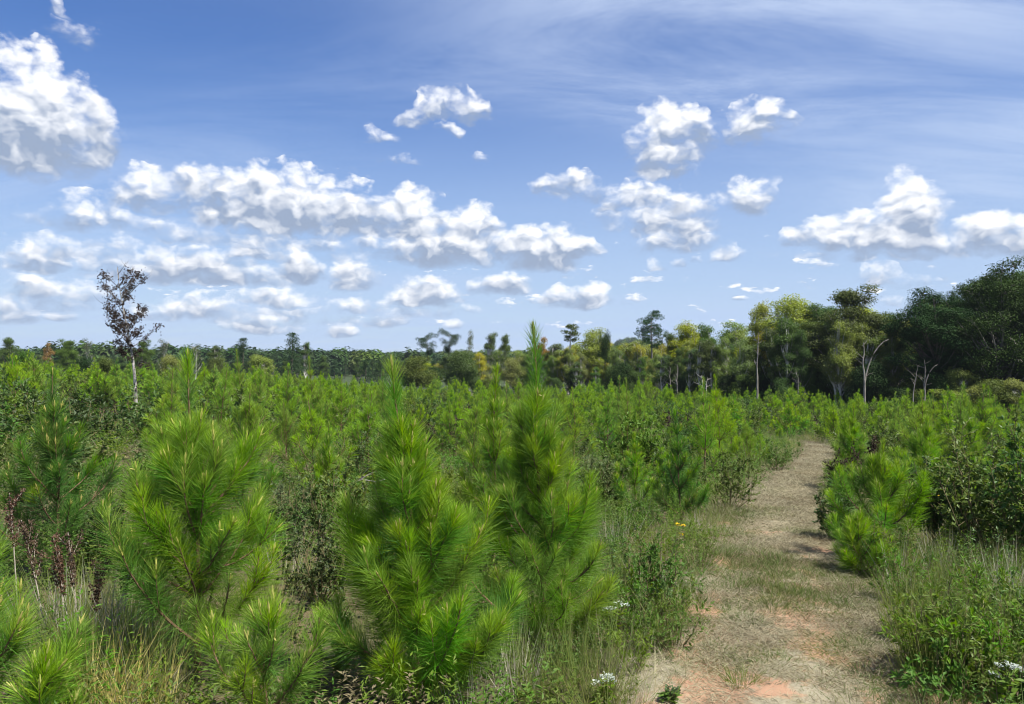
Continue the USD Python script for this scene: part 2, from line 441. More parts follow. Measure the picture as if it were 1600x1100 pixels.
M['tree_grey'] = leaf_material('thin_grey_leaves', [(.09, .11, .05), (.12, .135, .065), (.15, .15, .085)], vary=.04)
M['tree_pine'] = leaf_material('forest_pine_needles', [(.03, .062, .02), (.045, .082, .025), (.062, .10, .03)], vary=.04, trans=.2)
M['bark_pine'] = bark_material('sapling_bark', (.10, .055, .034), (.19, .115, .075), 60)
M['bark_grey'] = bark_material('grey_bark', (.11, .10, .09), (.25, .23, .205), 6)
M['bark_pale'] = bark_material('pale_bark', (.32, .30, .27), (.55, .53, .50), 5)
M['bark_dead'] = bark_material('bleached_bark', (.17, .16, .15), (.40, .385, .36), 6)
M['bark_dark'] = bark_material('dark_bark', (.05, .042, .035), (.11, .095, .08), 6)
M['bark_silver'] = bark_material('weathered_wood', (.34, .32, .31), (.56, .54, .53), 20)
M['stem'] = bark_material('weed_stems', (.10, .075, .04), (.18, .15, .07), 40)
M['stem_grey'] = bark_material('dry_stems', (.25, .21, .17), (.42, .37, .31), 40)


def ground_material():
    g = Graph()
    p = g.n('geometry', 'position')
    big, mid, fine = g.noise(p, .8, 3.0, .6), g.noise(p, 4.5, 5.0, .65), g.noise(p, 45.0, 4.0, .7)
    col = g.mix(g.rng(big, .4, .62), (.11, .08, .048), (.08, .075, .038))
    col = g.mix(g.rng(mid, .42, .62), col, (.06, .058, .03))
    col = g.mix(g.m('multiply', g.rng(fine, .45, .7), .4), col, (.13, .10, .06))
    far = g.n('vector_math', 'value', math_type='length', vector1=p)
    col = g.mix(g.rng(far, 60.0, 160.0), col, (.035, .05, .02))
    bump = g.n('bump', 'normal', height=g.m('add', mid, g.m('multiply', fine, .3)), strength=.7, distance=.06)
    return g.done('/World/Looks/soil', surface=g.n('principled_bsdf', 'BSDF', base_color=col, roughness=.95, normal=bump, specular_ior_level=.15))


CLAY = [(1.24, 4.30, .42), (1.62, 4.22, .30), (3.55, 8.5, .55), (1.45, 5.9, .30), (2.05, 4.95, .35), (3.2, 8.0, .35)]


def trail_material():
    g = Graph()
    p = g.n('geometry', 'position')
    q = g.n('mapping', 'vector', mapping_type='point', vector=p, scale=(1, .55, 1))
    big, mid, fine = g.noise(q, 1.5, 4.0, .6), g.noise(p, 7.0, 5.0, .68), g.noise(p, 60.0, 4.0, .75)
    clay = g.mix(fine, (.30, .165, .10), (.36, .235, .155))
    thatch = g.mix(g.rng(fine, .3, .7), (.17, .15, .10), (.31, .28, .20))
    thatch = g.mix(g.m('multiply', g.rng(mid, .5, .7), .6), thatch, (.17, .155, .08))
    f = g.m('add', big, g.m('multiply', g.m('subtract', mid, .5), .55))
    for cx_, cy_, rad in CLAY:
        dist = g.n('vector_math', 'value', math_type='length', vector1=g.n('vector_math', 'vector', math_type='multiply_add', vector1=p, vector2=(1, 1, 0), vector3=(-cx_, -cy_, 0)))
        f = g.m('add', f, g.rng(dist, rad, rad * .25, 0.0, .15))
    col = g.mix(g.rng(f, .47, .60), thatch, clay)
    bump = g.n('bump', 'normal', height=g.m('add', g.m('multiply', mid, .6), g.m('multiply', fine, .5)), strength=.8, distance=.03)
    return g.done('/World/Looks/trail_earth', surface=g.n('principled_bsdf', 'BSDF', base_color=col, roughness=.95, normal=bump, specular_ior_level=.12))


M['soil'], M['trail'] = ground_material(), trail_material()

# ------------------------------------------------------------------ ground and trail
def build_ground():
    rings = np.concatenate([[0.0], np.geomspace(.4, 90, 150), np.geomspace(95, 4200, 70)])
    n = 360
    a = np.arange(n) / n * 2 * math.pi
    x, y = rings[:, None] * np.sin(a), rings[:, None] * np.cos(a)
    z = H(x, y)
    v = np.stack([x, y, z], -1).reshape(-1, 3)
    i, j = np.meshgrid(np.arange(len(rings) - 1), np.arange(n), indexing='ij')
    q = np.stack([i * n + j, (i + 1) * n + j, (i + 1) * n + (j + 1) % n, i * n + (j + 1) % n], -1).reshape(-1, 4)
    put(part(None, 'ground', (v, np.vstack([q[:, [0, 2, 1]], q[:, [0, 3, 2]]])), M['soil'], smooth=True), kind='structure')


TRAIL = np.array([(-.2, -2.5), (.45, .5), (.95, 2.4), (1.56, 4.1), (2.03, 5.3), (2.64, 7.0), (3.27, 9.0), (4.3, 12.2), (5.6, 15.0), (7.2, 18.2), (9.3, 23.0), (12.6, 31.0), (13.0, 37.0), (10.5, 44.0), (6.0, 50.0)])
_tt = np.concatenate([[0], np.cumsum(np.linalg.norm(np.diff(TRAIL, axis=0), axis=1))])
from scipy.interpolate import CubicSpline
_tc = CubicSpline(_tt, TRAIL)
TRAIL_S = np.linspace(0, _tt[-1], 900)
TRAIL_XY = _tc(TRAIL_S)
TRAIL_HALF = np.interp(TRAIL_XY[:, 1], [0, 4, 9, 14, 20, 32], [.70, .66, .63, .66, .62, .60])


def trail_gap(x, y):
    """Distance to the trail's edge; negative on the trail."""
    d = np.hypot(np.asarray(x)[..., None] - TRAIL_XY[::3, 0], np.asarray(y)[..., None] - TRAIL_XY[::3, 1]) - TRAIL_HALF[::3]
    return d.min(-1)


def build_trail():
    r = np.random.default_rng(11)
    t = unit(_tc(TRAIL_S, 1)); nrm = np.stack([t[:, 1], -t[:, 0]], -1)
    c = np.linspace(-1, 1, 25)
    s = TRAIL_S
    wl = TRAIL_HALF + .28 + .10 * np.sin(s * 2.1) + .07 * np.sin(s * 5.3 + 1)
    wr = TRAIL_HALF + .28 + .10 * np.sin(s * 1.7 + 2) + .07 * np.sin(s * 6.1)
    off = np.where(c[None] < 0, c[None] * wl[:, None], c[None] * wr[:, None])
    x, y = TRAIL_XY[:, :1] + nrm[:, :1] * off, TRAIL_XY[:, 1:] + nrm[:, 1:] * off
    ruts = -.035 * (np.exp(-((off - .42) / .16) ** 2) + np.exp(-((off + .42) / .16) ** 2))
    rim = smooth(1.0, .75, np.abs(c))[None]
    z = H(x, y) + .006 + rim * (.05 + ruts + .012 * wavy(x, y, 9.0, 21) + .006 * wavy(x, y, 30., 22))
    n = len(c)
    v = np.stack([x, y, z], -1).reshape(-1, 3)
    i, j = np.meshgrid(np.arange(len(s) - 1), np.arange(n - 1), indexing='ij')
    q = np.stack([i * n + j, i * n + j + 1, (i + 1) * n + j + 1, (i + 1) * n + j], -1).reshape(-1, 4)
    put(part(None, 'trail', (v, np.vstack([q[:, [0, 1, 2]], q[:, [0, 2, 3]]])), M['trail'], smooth=True), kind='structure')


build_ground()
build_trail()

# ------------------------------------------------------------------ pine saplings
def needle_coat(mb, tips, r, path, dens, nl, nw, s0=.0, three=True, per=2, tip_share=.10, shy=1.0):
    """Needles in bundles all round a shoot, pressed forward towards its end."""
    L = length(path)
    n = max(int(L * (1 - s0) * dens), 6)
    s = s0 + (1 - s0) * r.random(n) ** .9
    P, T = along(path, s)
    ref = np.where(np.abs(T[:, 2:]) < .9, [[0, 0, 1.]], [[1., 0, 0]])
    A = unit(np.cross(T, ref)); B = np.cross(T, A)
    end = (1 - s) * L                                     # metres to the shoot's end
    for k in range(per):
        th = r.random(n) * 2 * math.pi
        cone = np.radians(np.interp(end, [0, .05, .15, .4], [20, 32, 48, 60]) * shy + r.normal(size=n) * 9)
        D = unit(T * np.cos(cone)[:, None] + (A * np.cos(th)[:, None] + B * np.sin(th)[:, None]) * np.sin(cone)[:, None])
        ll = nl * np.interp(end, [0, .03, .12], [.42, .7, 1.0]) * r.uniform(.75, 1.15, n)
        bend = unit(T + .15 * r.normal(size=(n, 3))) * .10 + np.array([0, 0, -.08])
        young = end < tip_share * r.uniform(.5, 1.2, n)
        for sel, target in ((~young, mb), (young, tips)):
            if sel.any():
                blades(target, r, P[sel], D[sel], ll[sel], nw, bend[sel], three)


def bough(r, start, az, up0, up1, L, n=7):
    """A branch path that leaves the stem at the angle up0 and turns up to up1."""
    pts, p = [np.asarray(start, float)], np.asarray(start, float)
    a = az
    for k in range(n):
        up = math.radians(up0 + (up1 - up0) * (k / (n - 1)) ** 1.2) + r.normal() * .05
        a += r.normal() * .07
        p = p + np.array([math.cos(a) * math.cos(up), math.sin(a) * math.cos(up), math.sin(up)]) * L / n
        pts.append(p)
    return np.array(pts)


def pine(seed, height, crown, dens, nw, whorls=6, nl=.16, three=True, per=2, steep=1.0, full=1.0, low=.10, twigs=True, extra=(), leader=.25, lean=None):
    """(trunk, [(branch, needles, young needles)], [buds])."""
    r = np.random.default_rng(seed)
    trunk, out, candles = MB(), [], MB()
    k = np.linspace(0, 1, 12)
    lean_any = r.normal(size=2) * .03 * height
    lean = lean_any if lean is None else lean
    tp = np.stack([lean[0] * k ** 2 + .012 * np.sin(k * 9 + seed), lean[1] * k ** 2 + .012 * np.sin(k * 7 + seed * 2), height * .985 * k], -1)
    trunk.tube(tp, np.interp(k, [0, .06, 1], [.024, .018, .0042]) * (height / 2) ** .7, 7)
    lead, lead_tip = MB(), MB()
    needle_coat(lead, lead_tip, r, tp, dens * 1.25, nl * .82, nw, s0=.10 if three else .30, three=three, per=per, tip_share=.16, shy=.605)
    out.append((None, lead, lead_tip))
    def buds(path):
        P, T = path[-1], unit(path[-1] - path[-2])
        candles.tube([P - T * .01, P + T * .02, P + T * .05], [.0045, .006, .002], 5)
        for _ in range(r.integers(0, 3)):
            D = unit(T + r.normal(size=3) * .45)
            candles.tube([P, P + D * .018, P + D * .035], [.003, .004, .0015], 4)
    buds(tp)
    specs = []
    for w in range(whorls):
        zf = low + (1 - leader - low) * (w / max(whorls - 1, 1)) ** .85 + r.normal() * .012
        m = max(int(round((5 if w < whorls - 1 else 4) * full + r.normal() * .6)), 2)
        a0 = r.random() * 2 * math.pi
        for b in range(m):
            L = (crown * (1.02 - zf) ** 1.35 * 1.75 + .04) * r.uniform(.72, 1.15)
            up0 = np.interp(zf, [0, .3, .5, .8], [24, 38, 50, 62]) * steep + r.normal() * 7
            up1 = np.interp(zf, [0, .3, .5, .8], [56, 66, 74, 83]) + r.normal() * 8
            specs.append((zf, a0 + b * 2 * math.pi / m + r.normal() * .25, L, up0, up1))
    specs += list(extra)
    for zf, az, L, up0, up1 in specs:
        b, nd, nt = MB(), MB(), MB()
        ts = .10 if three else .17
        P, _ = along(tp, np.array([zf]))
        path = bough(r, P[0], az, up0, min(up1, 84), L)
        b.tube(path, np.linspace(.0085, .0032, len(path)) * (L / .5) ** .5, 5)
        needle_coat(nd, nt, r, path, dens, nl, nw, s0=.04, three=three, per=per, tip_share=ts)
        buds(path)
        if twigs and L > .26:
            for _ in range(int(r.integers(1, 4) * (1 if L < .5 else 1.5))):
                s = r.uniform(.28, .85)
                Q, T = along(path, np.array([s]))
                ta = math.atan2(T[0, 1], T[0, 0]) + r.choice([-1, 1]) * r.uniform(.35, .8)
                tu = math.degrees(math.asin(np.clip(T[0, 2], -1, 1)))
                tw = bough(r, Q[0], ta, tu + r.normal() * 10, min(tu + 28, 82), L * r.uniform(.28, .52), 4)
                b.tube(tw, np.linspace(.004, .0024, len(tw)), 4)
                needle_coat(nd, nt, r, tw, dens * 1.05, nl * .95, nw, s0=.05, three=three, per=per, tip_share=ts)
                if r.random() < .6:
                    buds(tw)
        out.append((b, nd, nt))
    return trunk, out, candles


def hero_pine(seed, loc, height, crown, label, rz=0.0, dens=300, nw=.0022, mats=('needle', 'needle_tip'), **kw):
    trunk, boughs, candles = pine(seed, height, crown, dens, nw, **kw)
    t = thing('pine_sapling', label, 'pine sapling', loc, rz)
    tr = part(t, 'trunk', trunk, M['bark_pine'], smooth=True)
    for b, nd, nt in boughs:
        holder = tr if b is None else part(t, 'branch', b, M['bark_pine'])
        part(holder, 'needles', nd, M[mats[0]])
        part(holder, 'young_needles', nt, M[mats[1]])
    put(part(t, 'buds', candles, M['candle']), kind='stuff')
    return t


def plain_pine(seed, height, crown, dens, nw, mat, **kw):
    trunk, boughs, candles = pine(seed, height, crown, dens, nw, three=False, **kw)
    wood, nd, nt = trunk, MB(), MB()
    for b, n1, n2 in boughs:
        for src, dst in ((b, wood), (n1, nd), (n2, nt)):
            if src is not None and src.count:
                dst.add(*src.get())
    return wood, nd, nt, mat


# the tall saplings in the foreground, each as the photograph shows it
def pine_at(seed, px, base, top, half, label, **kw):
    p = ground_at(px, base)
    return hero_pine(seed, p, height_to(top, p) + .02, half / FPX * p[1], label, **kw)


HEROES = []
def hero(seed, px, base, top, half, label, **kw):
    p = ground_at(px, base)
    HEROES.append((p[0], p[1]))
    return pine_at(seed, px, base, top, half, label, **kw)


hero(3, 650, 1098, 566, 116, 'bright green pine sapling in the centre foreground, its narrow top just reaching the treeline', whorls=8, leader=.26, full=1.3, steep=1.08, lean=(-.125, 0), dens=440, nl=.18, low=.06,
     extra=[(.24, .25, .60, 34, 70), (.24, 2.9, .58, 34, 68), (.10, 3.3, .52, 14, 44), (.10, -.2, .5, 14, 44), (.07, 4.4, .45, 20, 50), (.07, 5.4, .45, 20, 50), (.15, 4.9, .45, 30, 60)])
hero(12, 848, 1010, 510, 96, 'tallest pine sapling just right of centre, its slim tip standing out above the treeline', whorls=8, leader=.29, full=1.25, lean=(-.075, 0), dens=400, nl=.175, low=.06,
     extra=[(.28, .1, .55, 32, 82), (.24, 3.0, .5, 34, 74), (.12, .0, .42, 10, 40), (.10, 3.2, .4, 14, 44), (.07, 4.6, .4, 20, 50), (.14, 5.3, .4, 30, 60)])
hero(29, 312, 1050, 556, 128, 'open pine sapling in the left foreground with reddish stem and spreading upward branches', whorls=7, leader=.33, full=1.15, steep=1.12, lean=(-.075, 0), dens=300, nl=.185, low=.10,
     extra=[(.48, 2.6, .60, 45, 62), (.48, .55, .58, 45, 64), (.30, .3, .5, 20, 45)])
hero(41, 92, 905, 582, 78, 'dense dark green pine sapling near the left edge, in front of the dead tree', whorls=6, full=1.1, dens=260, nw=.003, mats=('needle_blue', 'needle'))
hero(57, -35, 1190, 790, 115, 'pine sapling cut off by the left edge, its needles filling the lower left corner', whorls=5, full=1.2, dens=300)
hero(63, 415, 1160, 940, 95, 'small pine sapling low in the foreground between the open left sapling and the centre one', whorls=3, full=1.0, dens=330, leader=.3, low=.2)
hero(68, 60, 1210, 1020, 62, 'small pine sapling at the bottom left corner among dry yellow grass', whorls=3, full=1.0, dens=320, leader=.3, low=.2)
hero(74, 772, 885, 572, 62, 'pine sapling behind and between the two tall centre saplings', whorls=6, dens=230, nw=.0034)
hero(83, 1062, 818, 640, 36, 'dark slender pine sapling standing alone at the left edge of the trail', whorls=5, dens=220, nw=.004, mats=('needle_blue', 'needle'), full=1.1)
hero(95, 992, 800, 678, 34, 'light green pine sapling just left of the dark slender one by the trail', whorls=4, dens=200, nw=.004)
hero(99, 1376, 885, 690, 72, 'bushy pine sapling beside the trail on its right, in front of the others there', whorls=5, dens=240, nw=.0036, full=1.2)
hero(107, 1442, 800, 650, 54, 'bright pine sapling behind the bushy one on the right of the trail', whorls=5, dens=200, nw=.004, full=1.1)
hero(113, 1328, 770, 632, 36, 'pine sapling where the trail bends out of sight, on the right side', whorls=5, dens=180, nw=.005)
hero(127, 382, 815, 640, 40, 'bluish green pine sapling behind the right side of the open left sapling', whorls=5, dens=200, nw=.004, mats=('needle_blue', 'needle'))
hero(131, 512, 800, 664, 34, 'pine sapling between the open left sapling and the tall centre ones, half behind a shrub', whorls=5, dens=200, nw=.004)

hero(137, 1342, 905, 800, 40, 'low pine sapling at the trail edge in front of the bushy one on the right', whorls=4, dens=260, nw=.0034, full=1.1)
hero(139, 1515, 800, 628, 40, 'bright pine sapling rising behind the reddening shrubs on the right', whorls=5, dens=180, nw=.0045, full=1.1)

# the plantation behind them
r = np.random.default_rng(77)
PROTO = {}
def sapling_protos():
    near = [plain_pine(201 + i, 1.75 + .12 * i, .50, 110, .0060, m, whorls=5, per=2, full=1.05) for i, m in enumerate(('needle', 'needle_far', 'needle_far', 'needle_blue', 'needle'))]
    far = [plain_pine(231 + i, 1.8, .55, 42, .016, m, whorls=5, per=2, twigs=True, nl=.19) for i, m in enumerate(('needle_far', 'needle_far', 'needle_blue', 'needle'))]
    return near, far


NEAR_P, FAR_P = sapling_protos()
firsts = {}


def sapling(kind, k, loc, rz, sc, label, group):
    """The first of a kind is built in place, the others are copies of it."""
    wood, nd, nt, mat = (NEAR_P if kind == 'near' else FAR_P)[k]
    if (kind, k) not in firsts:
        t = thing('pine_sapling', label, 'pine sapling', loc, rz, sc, group)
        part(t, 'trunk', wood, M['bark_pine'])
        part(t, 'needles', nd, M[mat])
        part(t, 'young_needles', nt, M['needle_tip'])
        firsts[(kind, k)] = t
        return t
    return copy_of(firsts[(kind, k)], loc, rz, sc, label, 'pine sapling', group)


def zone(x, y):
    d, u = math.hypot(x, y), 800 + x / y * FPX
    reach = 'near' if d < 20 else 'middle' if d < 42 else 'far'
    if u < 240:
        side = 'around the dead tree'
    elif u < 560:
        side = 'right of the dead tree'
    elif u < 950:
        side = 'behind the two tall centre saplings'
    elif trail_gap(np.array(x), np.array(y)) < 60 and x < np.interp(y, TRAIL_XY[:640, 1], TRAIL_XY[:640, 0]):
        side = 'along the left side of the trail'
    else:
        side = 'right of the trail'
    text = {'near': 'green pine sapling near by, ', 'middle': 'green pine sapling at middle distance, ', 'far': 'far green pine sapling '}[reach] + side
    return text, '%s pine saplings %s' % (reach, side)


def spread(r0, r1, step, seed, margin, az=0.66):
    """Points strewn over the view's wedge between two distances, off the trail."""
    q = np.random.default_rng(seed)
    xs, ys = np.meshgrid(np.arange(-r1, r1, step), np.arange(1, r1, step))
    x = xs.ravel() + q.uniform(-.42, .42, xs.size) * step
    y = ys.ravel() + q.uniform(-.42, .42, xs.size) * step
    d, a = np.hypot(x, y), np.arctan2(x, y)
    ok = (d > r0) & (d < r1) & (np.abs(a) < az + 1.2 / np.maximum(d, 1))
    x, y = x[ok], y[ok]
    ok = trail_gap(x, y) > margin
    return x[ok], y[ok]


x, y = spread(10.5, 92, 2.3, 501, .35)
gap_h = np.array([min(math.hypot(a - c, b - d) for c, d in HEROES) for a, b in zip(x, y)])
ok = (gap_h > 1.0) & (wavy(x, y, .30, 9) > -.42)
x, y = x[ok], y[ok]
order = np.argsort(np.hypot(x, y)); x, y = x[order], y[order]
z = H(x, y)
d = np.hypot(x, y)
size = np.clip(1.02 + .20 * wavy(x, y, .17, 31) + r.normal(size=len(x)) * .30, .42, 1.7)
size = np.minimum(size, np.interp(d, [10, 14, 22, 35], [.80, .95, 1.15, 1.6]))
u_px = 800 + x / y * FPX
size = np.where((u_px > 1180) & (u_px < 1420) & (d < 40), size * .80, size)
wide = r.uniform(.85, 1.2, len(x))
rot = r.uniform(0, 2 * math.pi, len(x))
TALL = ('short', 'middling', 'tall')
for i in range(min(300, len(x))):
    text, grp = zone(x[i], y[i])
    kind = 'near' if d[i] < 30 else 'far'
    k = int(r.integers(0, 5 if kind == 'near' else 4))
    look = '%s %s' % (TALL[int(size[i] > .85) + int(size[i] > 1.15)], 'bluish' if (NEAR_P if kind == 'near' else FAR_P)[k][3] == 'needle_blue' else 'green')
    text, grp = text.replace('green', look), '%s %s' % (look, grp)
    sapling(kind, k, (x[i], y[i], z[i] - .02), rot[i], (size[i] * wide[i], size[i] * wide[i], size[i]), text, grp)
rest = slice(300, None)
protos, which = [], []
for k, (wood, nd, nt, mat) in enumerate(FAR_P):
    protos += [('far_needles', nd, M[mat]), ('far_young_needles', nt, M['needle_tip']), ('far_trunk', wood, M['bark_pine'])]
n = len(x[rest])
kk = r.integers(0, 4, n)
pos = np.stack([x[rest], y[rest], z[rest] - .02], -1)
scl = np.stack([size[rest] * wide[rest]] * 2 + [size[rest]], -1)
scatter('far_sapling_field', protos, np.concatenate([kk * 3, kk * 3 + 1, kk * 3 + 2]), np.vstack([pos] * 3), np.concatenate([rot[rest]] * 3), np.vstack([scl] * 3),
        'far mass of young pines filling the clearing up to the forest edge', 'saplings')

# ------------------------------------------------------------------ shrubs, weeds, grass
def shrub(seed, height, radius, stems, twigs, per_twig, leaf, droop=.0, wood_r=.008, leaf_w=.5, hollow=.2):
    q = np.random.default_rng(seed)
    wood, leaf_mb = MB(), MB()
    P, D = [], []
    for s in range(stems):
        az, out = q.uniform(0, 2 * math.pi), q.uniform(.15, 1.0) ** .7 * radius
        top = np.array([math.cos(az) * out, math.sin(az) * out, height * q.uniform(.6, 1.0) * (1 - .35 * (out / radius) ** 2)])
        b = np.array([math.cos(az), math.sin(az), 0]) * q.uniform(0, .12) * radius
        k = np.linspace(0, 1, 6)[:, None]
        path = b + (top - b) * k + np.array([math.cos(az), math.sin(az), 0]) * out * .22 * np.sin(k * math.pi) + q.normal(size=(6, 3)) * .02 * height * k
        wood.tube(path, np.linspace(wood_r, wood_r * .35, 6), 4)
        for t in range(twigs):
            f = q.uniform(hollow, 1.0)
            B, T = along(path, np.array([f]))
            dr = unit(T[0] * .7 + q.normal(size=3) * .7 + np.array([0, 0, .25]))
            L = q.uniform(.5, 1.0) * .26 * radius * (1.25 - .5 * f) + .05
            tip = B[0] + dr * L + np.array([0, 0, -droop * L])
            tw = np.array([B[0], (B[0] + tip) / 2 + np.array([0, 0, .06 * L]), tip])
            wood.tube(tw, [wood_r * .4, wood_r * .3, wood_r * .18], 3)
            f2 = q.uniform(.15, 1.0, per_twig)
            PP, TT = along(tw, f2)
            P.append(PP); D.append(TT + q.normal(size=PP.shape) * .75 + np.array([0, 0, -.15]))
    P, D = np.vstack(P), np.vstack(D)
    n = len(P)
    N = unit(np.array([0, 0, 1.]) + q.normal(size=(n, 3)) * .55)
    L = leaf * q.uniform(.6, 1.2, n)
    leaves(leaf_mb, q, P, unit(D), N, L, L * leaf_w, .12)
    return wood, leaf_mb


def bush(name, label, cat, loc, mbs, mat, wood='stem', rz=0.0, sc=1.0, group=None):
    t = thing(name, label, cat, loc, rz, (sc, sc, sc) if np.ndim(sc) == 0 else sc, group)
    part(t, 'stems', mbs[0], M[wood])
    part(t, 'foliage', mbs[1], M[mat])
    return t


def tuft(seed, n, radius, hmin, hmax, w, lean=.3, droop=.25, three=True):
    q = np.random.default_rng(seed)
    a, d = q.uniform(0, 2 * math.pi, n), radius * np.sqrt(q.random(n))
    P = np.stack([np.cos(a) * d, np.sin(a) * d, np.full(n, -.01)], -1)
    out = np.stack([np.cos(a), np.sin(a), np.zeros(n)], -1)
    T = unit(np.array([0, 0, 1.]) + out * lean * q.uniform(.1, 1, n)[:, None] + q.normal(size=(n, 3)) * .14)
    mb = MB()
    bend = unit(out + q.normal(size=(n, 3)) * .5) * droop * q.uniform(.2, 1.2, n)[:, None] + np.array([0, 0, -.25 * droop])
    blades(mb, q, P, T, q.uniform(hmin, hmax, n), w, bend, three)
    return mb


# big reddening shrub at the right edge, in three crowns
for sd, px, base, top, half, text in ((301, 1560, 890, 628, 120, 'tall reddening broadleaf shrub at the right edge of the picture'),
                                      (302, 1478, 865, 690, 74, 'reddening broadleaf shrub in front of the tall one at the right edge, nearer the trail'),
                                      (303, 1650, 900, 640, 110, 'reddening broadleaf shrub cut off by the right edge')):
    p = ground_at(px, base)
    bush('shrub', text, 'shrub', p, shrub(sd, height_to(top, p), half / FPX * p[1] * 1.05, 30, 16, 11, .066, wood_r=.008, hollow=.3), 'leaf_red')
for sd, px, base, top, half, mat, nm, text, lf in (
        (311, 1305, 850, 742, 36, 'leaf_dark', 'shrub', 'low dark purplish shrub overhanging the right edge of the trail', .05),
        (312, 1352, 775, 668, 34, 'leaf_brown', 'shrub', 'russet brown dying shrub behind the trail on its right side', .05),
        (313, 1318, 775, 705, 30, 'leaf_brown', 'shrub', 'low brown shrub where the trail narrows, left of the russet one', .045),
        (314, 500, 945, 790, 62, 'leaf_dark', 'shrub', 'rounded dark shrub with small glossy leaves just left of the centre sapling', .036),
        (315, 510, 850, 690, 60, 'leaf_shrub', 'shrub', 'olive shrub with a reddish top above the rounded dark one', .04),
        (316, 558, 760, 640, 52, 'leaf_shrub', 'shrub', 'dark olive shrub behind the left shoulder of the centre sapling', .05),
        (317, 455, 830, 738, 52, 'leaf_grey', 'shrub', 'grey green shrub right of the open left sapling', .04),
        (318, 150, 900, 780, 44, 'leaf_dark', 'shrub', 'dark withered bush behind the rust coloured seed stalks', .04),
        (319, 700, 720, 640, 40, 'leaf_brown', 'shrub', 'brown shrub showing between the tips of the two tall centre saplings', .06),
        (320, 1020, 960, 800, 52, 'weed', 'shrub', 'thin leafy bush at the left edge of the trail beside the tallest sapling', .03),
        (321, 1140, 800, 690, 60, 'weed', 'shrub', 'green thicket on the left bank of the trail near its bend', .05),
        (322, 1215, 740, 668, 40, 'weed', 'shrub', 'green thicket on the left bank of the trail right at its bend', .05),
        (323, 240, 800, 700, 40, 'leaf_shrub', 'shrub', 'olive shrub at the foot of the dead tree', .05),
        (324, 940, 800, 700, 36, 'leaf_shrub', 'shrub', 'olive shrub behind the right side of the tallest sapling', .05)):
    p = ground_at(px, base)
    bush(nm, text, 'shrub', p, shrub(sd, height_to(top, p), half / FPX * p[1], 16, 12, 12, lf, wood_r=.006), mat)

# scrub strewn through the plantation
SCRUB = [(shrub(331, .95, .75, 16, 11, 11, .075, wood_r=.006), 'leaf_shrub', 'olive green'), (shrub(332, .8, .8, 16, 11, 11, .07, wood_r=.006), 'leaf_dark', 'dark leaved'),
         (shrub(333, .9, .65, 14, 10, 11, .07, wood_r=.006), 'leaf_brown', 'brown withered'), (shrub(334, 1.0, .6, 16, 11, 11, .065, wood_r=.006), 'weed', 'fresh green'),
         (shrub(335, .8, .6, 14, 10, 11, .06, wood_r=.006), 'leaf_grey', 'grey green'), (shrub(336, 1.0, .8, 16, 11, 11, .075, wood_r=.006), 'leaf_red', 'reddening')]
q = np.random.default_rng(88)
x, y = spread(9.0, 88, 2.0, 601, .5)
gap_h = np.array([min(math.hypot(a - c, b - d) for c, d in HEROES) for a, b in zip(x, y)])
ok = (gap_h > .9) & (q.random(len(x)) < np.interp(np.hypot(x, y), [9, 25, 85], [.75, .55, .30]))
x, y = x[ok], y[ok]
order = np.argsort(np.hypot(x, y))
far_kind = q.choice(6, len(order), p=[.34, .20, .12, .20, .06, .08])
for i in order[:290]:
    k = int(q.choice(6, p=[.30, .22, .13, .17, .08, .10]))
    mbs, mat, word = SCRUB[k]
    d = math.hypot(x[i], y[i])
    s = q.uniform(.6, 1.3) * np.interp(d, [9, 16, 85], [.75, 1.35, 1.6])
    _, grp = zone(x[i], y[i])
    place_text = grp.split('pine saplings ')[1]
    reach = {'near': 'near by,', 'middle': 'at middle distance,', 'far': 'far off,'}[grp.split()[0]]
    text, group = '%s shrub %s %s' % (word, reach, place_text), '%s shrubs %s %s' % (word, reach, place_text)
    loc, rz, sc = (x[i], y[i], float(H(x[i], y[i])) - .03), q.uniform(0, 6.28), (s * q.uniform(.85, 1.2), s * q.uniform(.85, 1.2), s)
    if ('scrub', k) not in firsts:
        firsts[('scrub', k)] = bush('shrub', text, 'shrub', loc, mbs, mat, rz=rz, sc=sc, group=group)
    else:
        copy_of(firsts[('scrub', k)], loc, rz, sc, text, 'shrub', group, 'shrub')

o = order[290:]
protos = [pr for mbs, mat, word in SCRUB for pr in (('far_foliage', mbs[1], M[mat]), ('far_stems', mbs[0], M['stem']))]
s = q.uniform(.9, 1.9, len(o))
far_pos, far_rz = np.stack([x[o], y[o], H(x[o], y[o]) - .03], -1), q.uniform(0, 6.28, len(o))
scatter('far_scrub', protos, np.concatenate([far_kind[o] * 2, far_kind[o] * 2 + 1]), np.vstack([far_pos] * 2), np.concatenate([far_rz] * 2), np.concatenate([s, s]),
        'far broadleaf scrub strewn among the young pines', 'scrub')

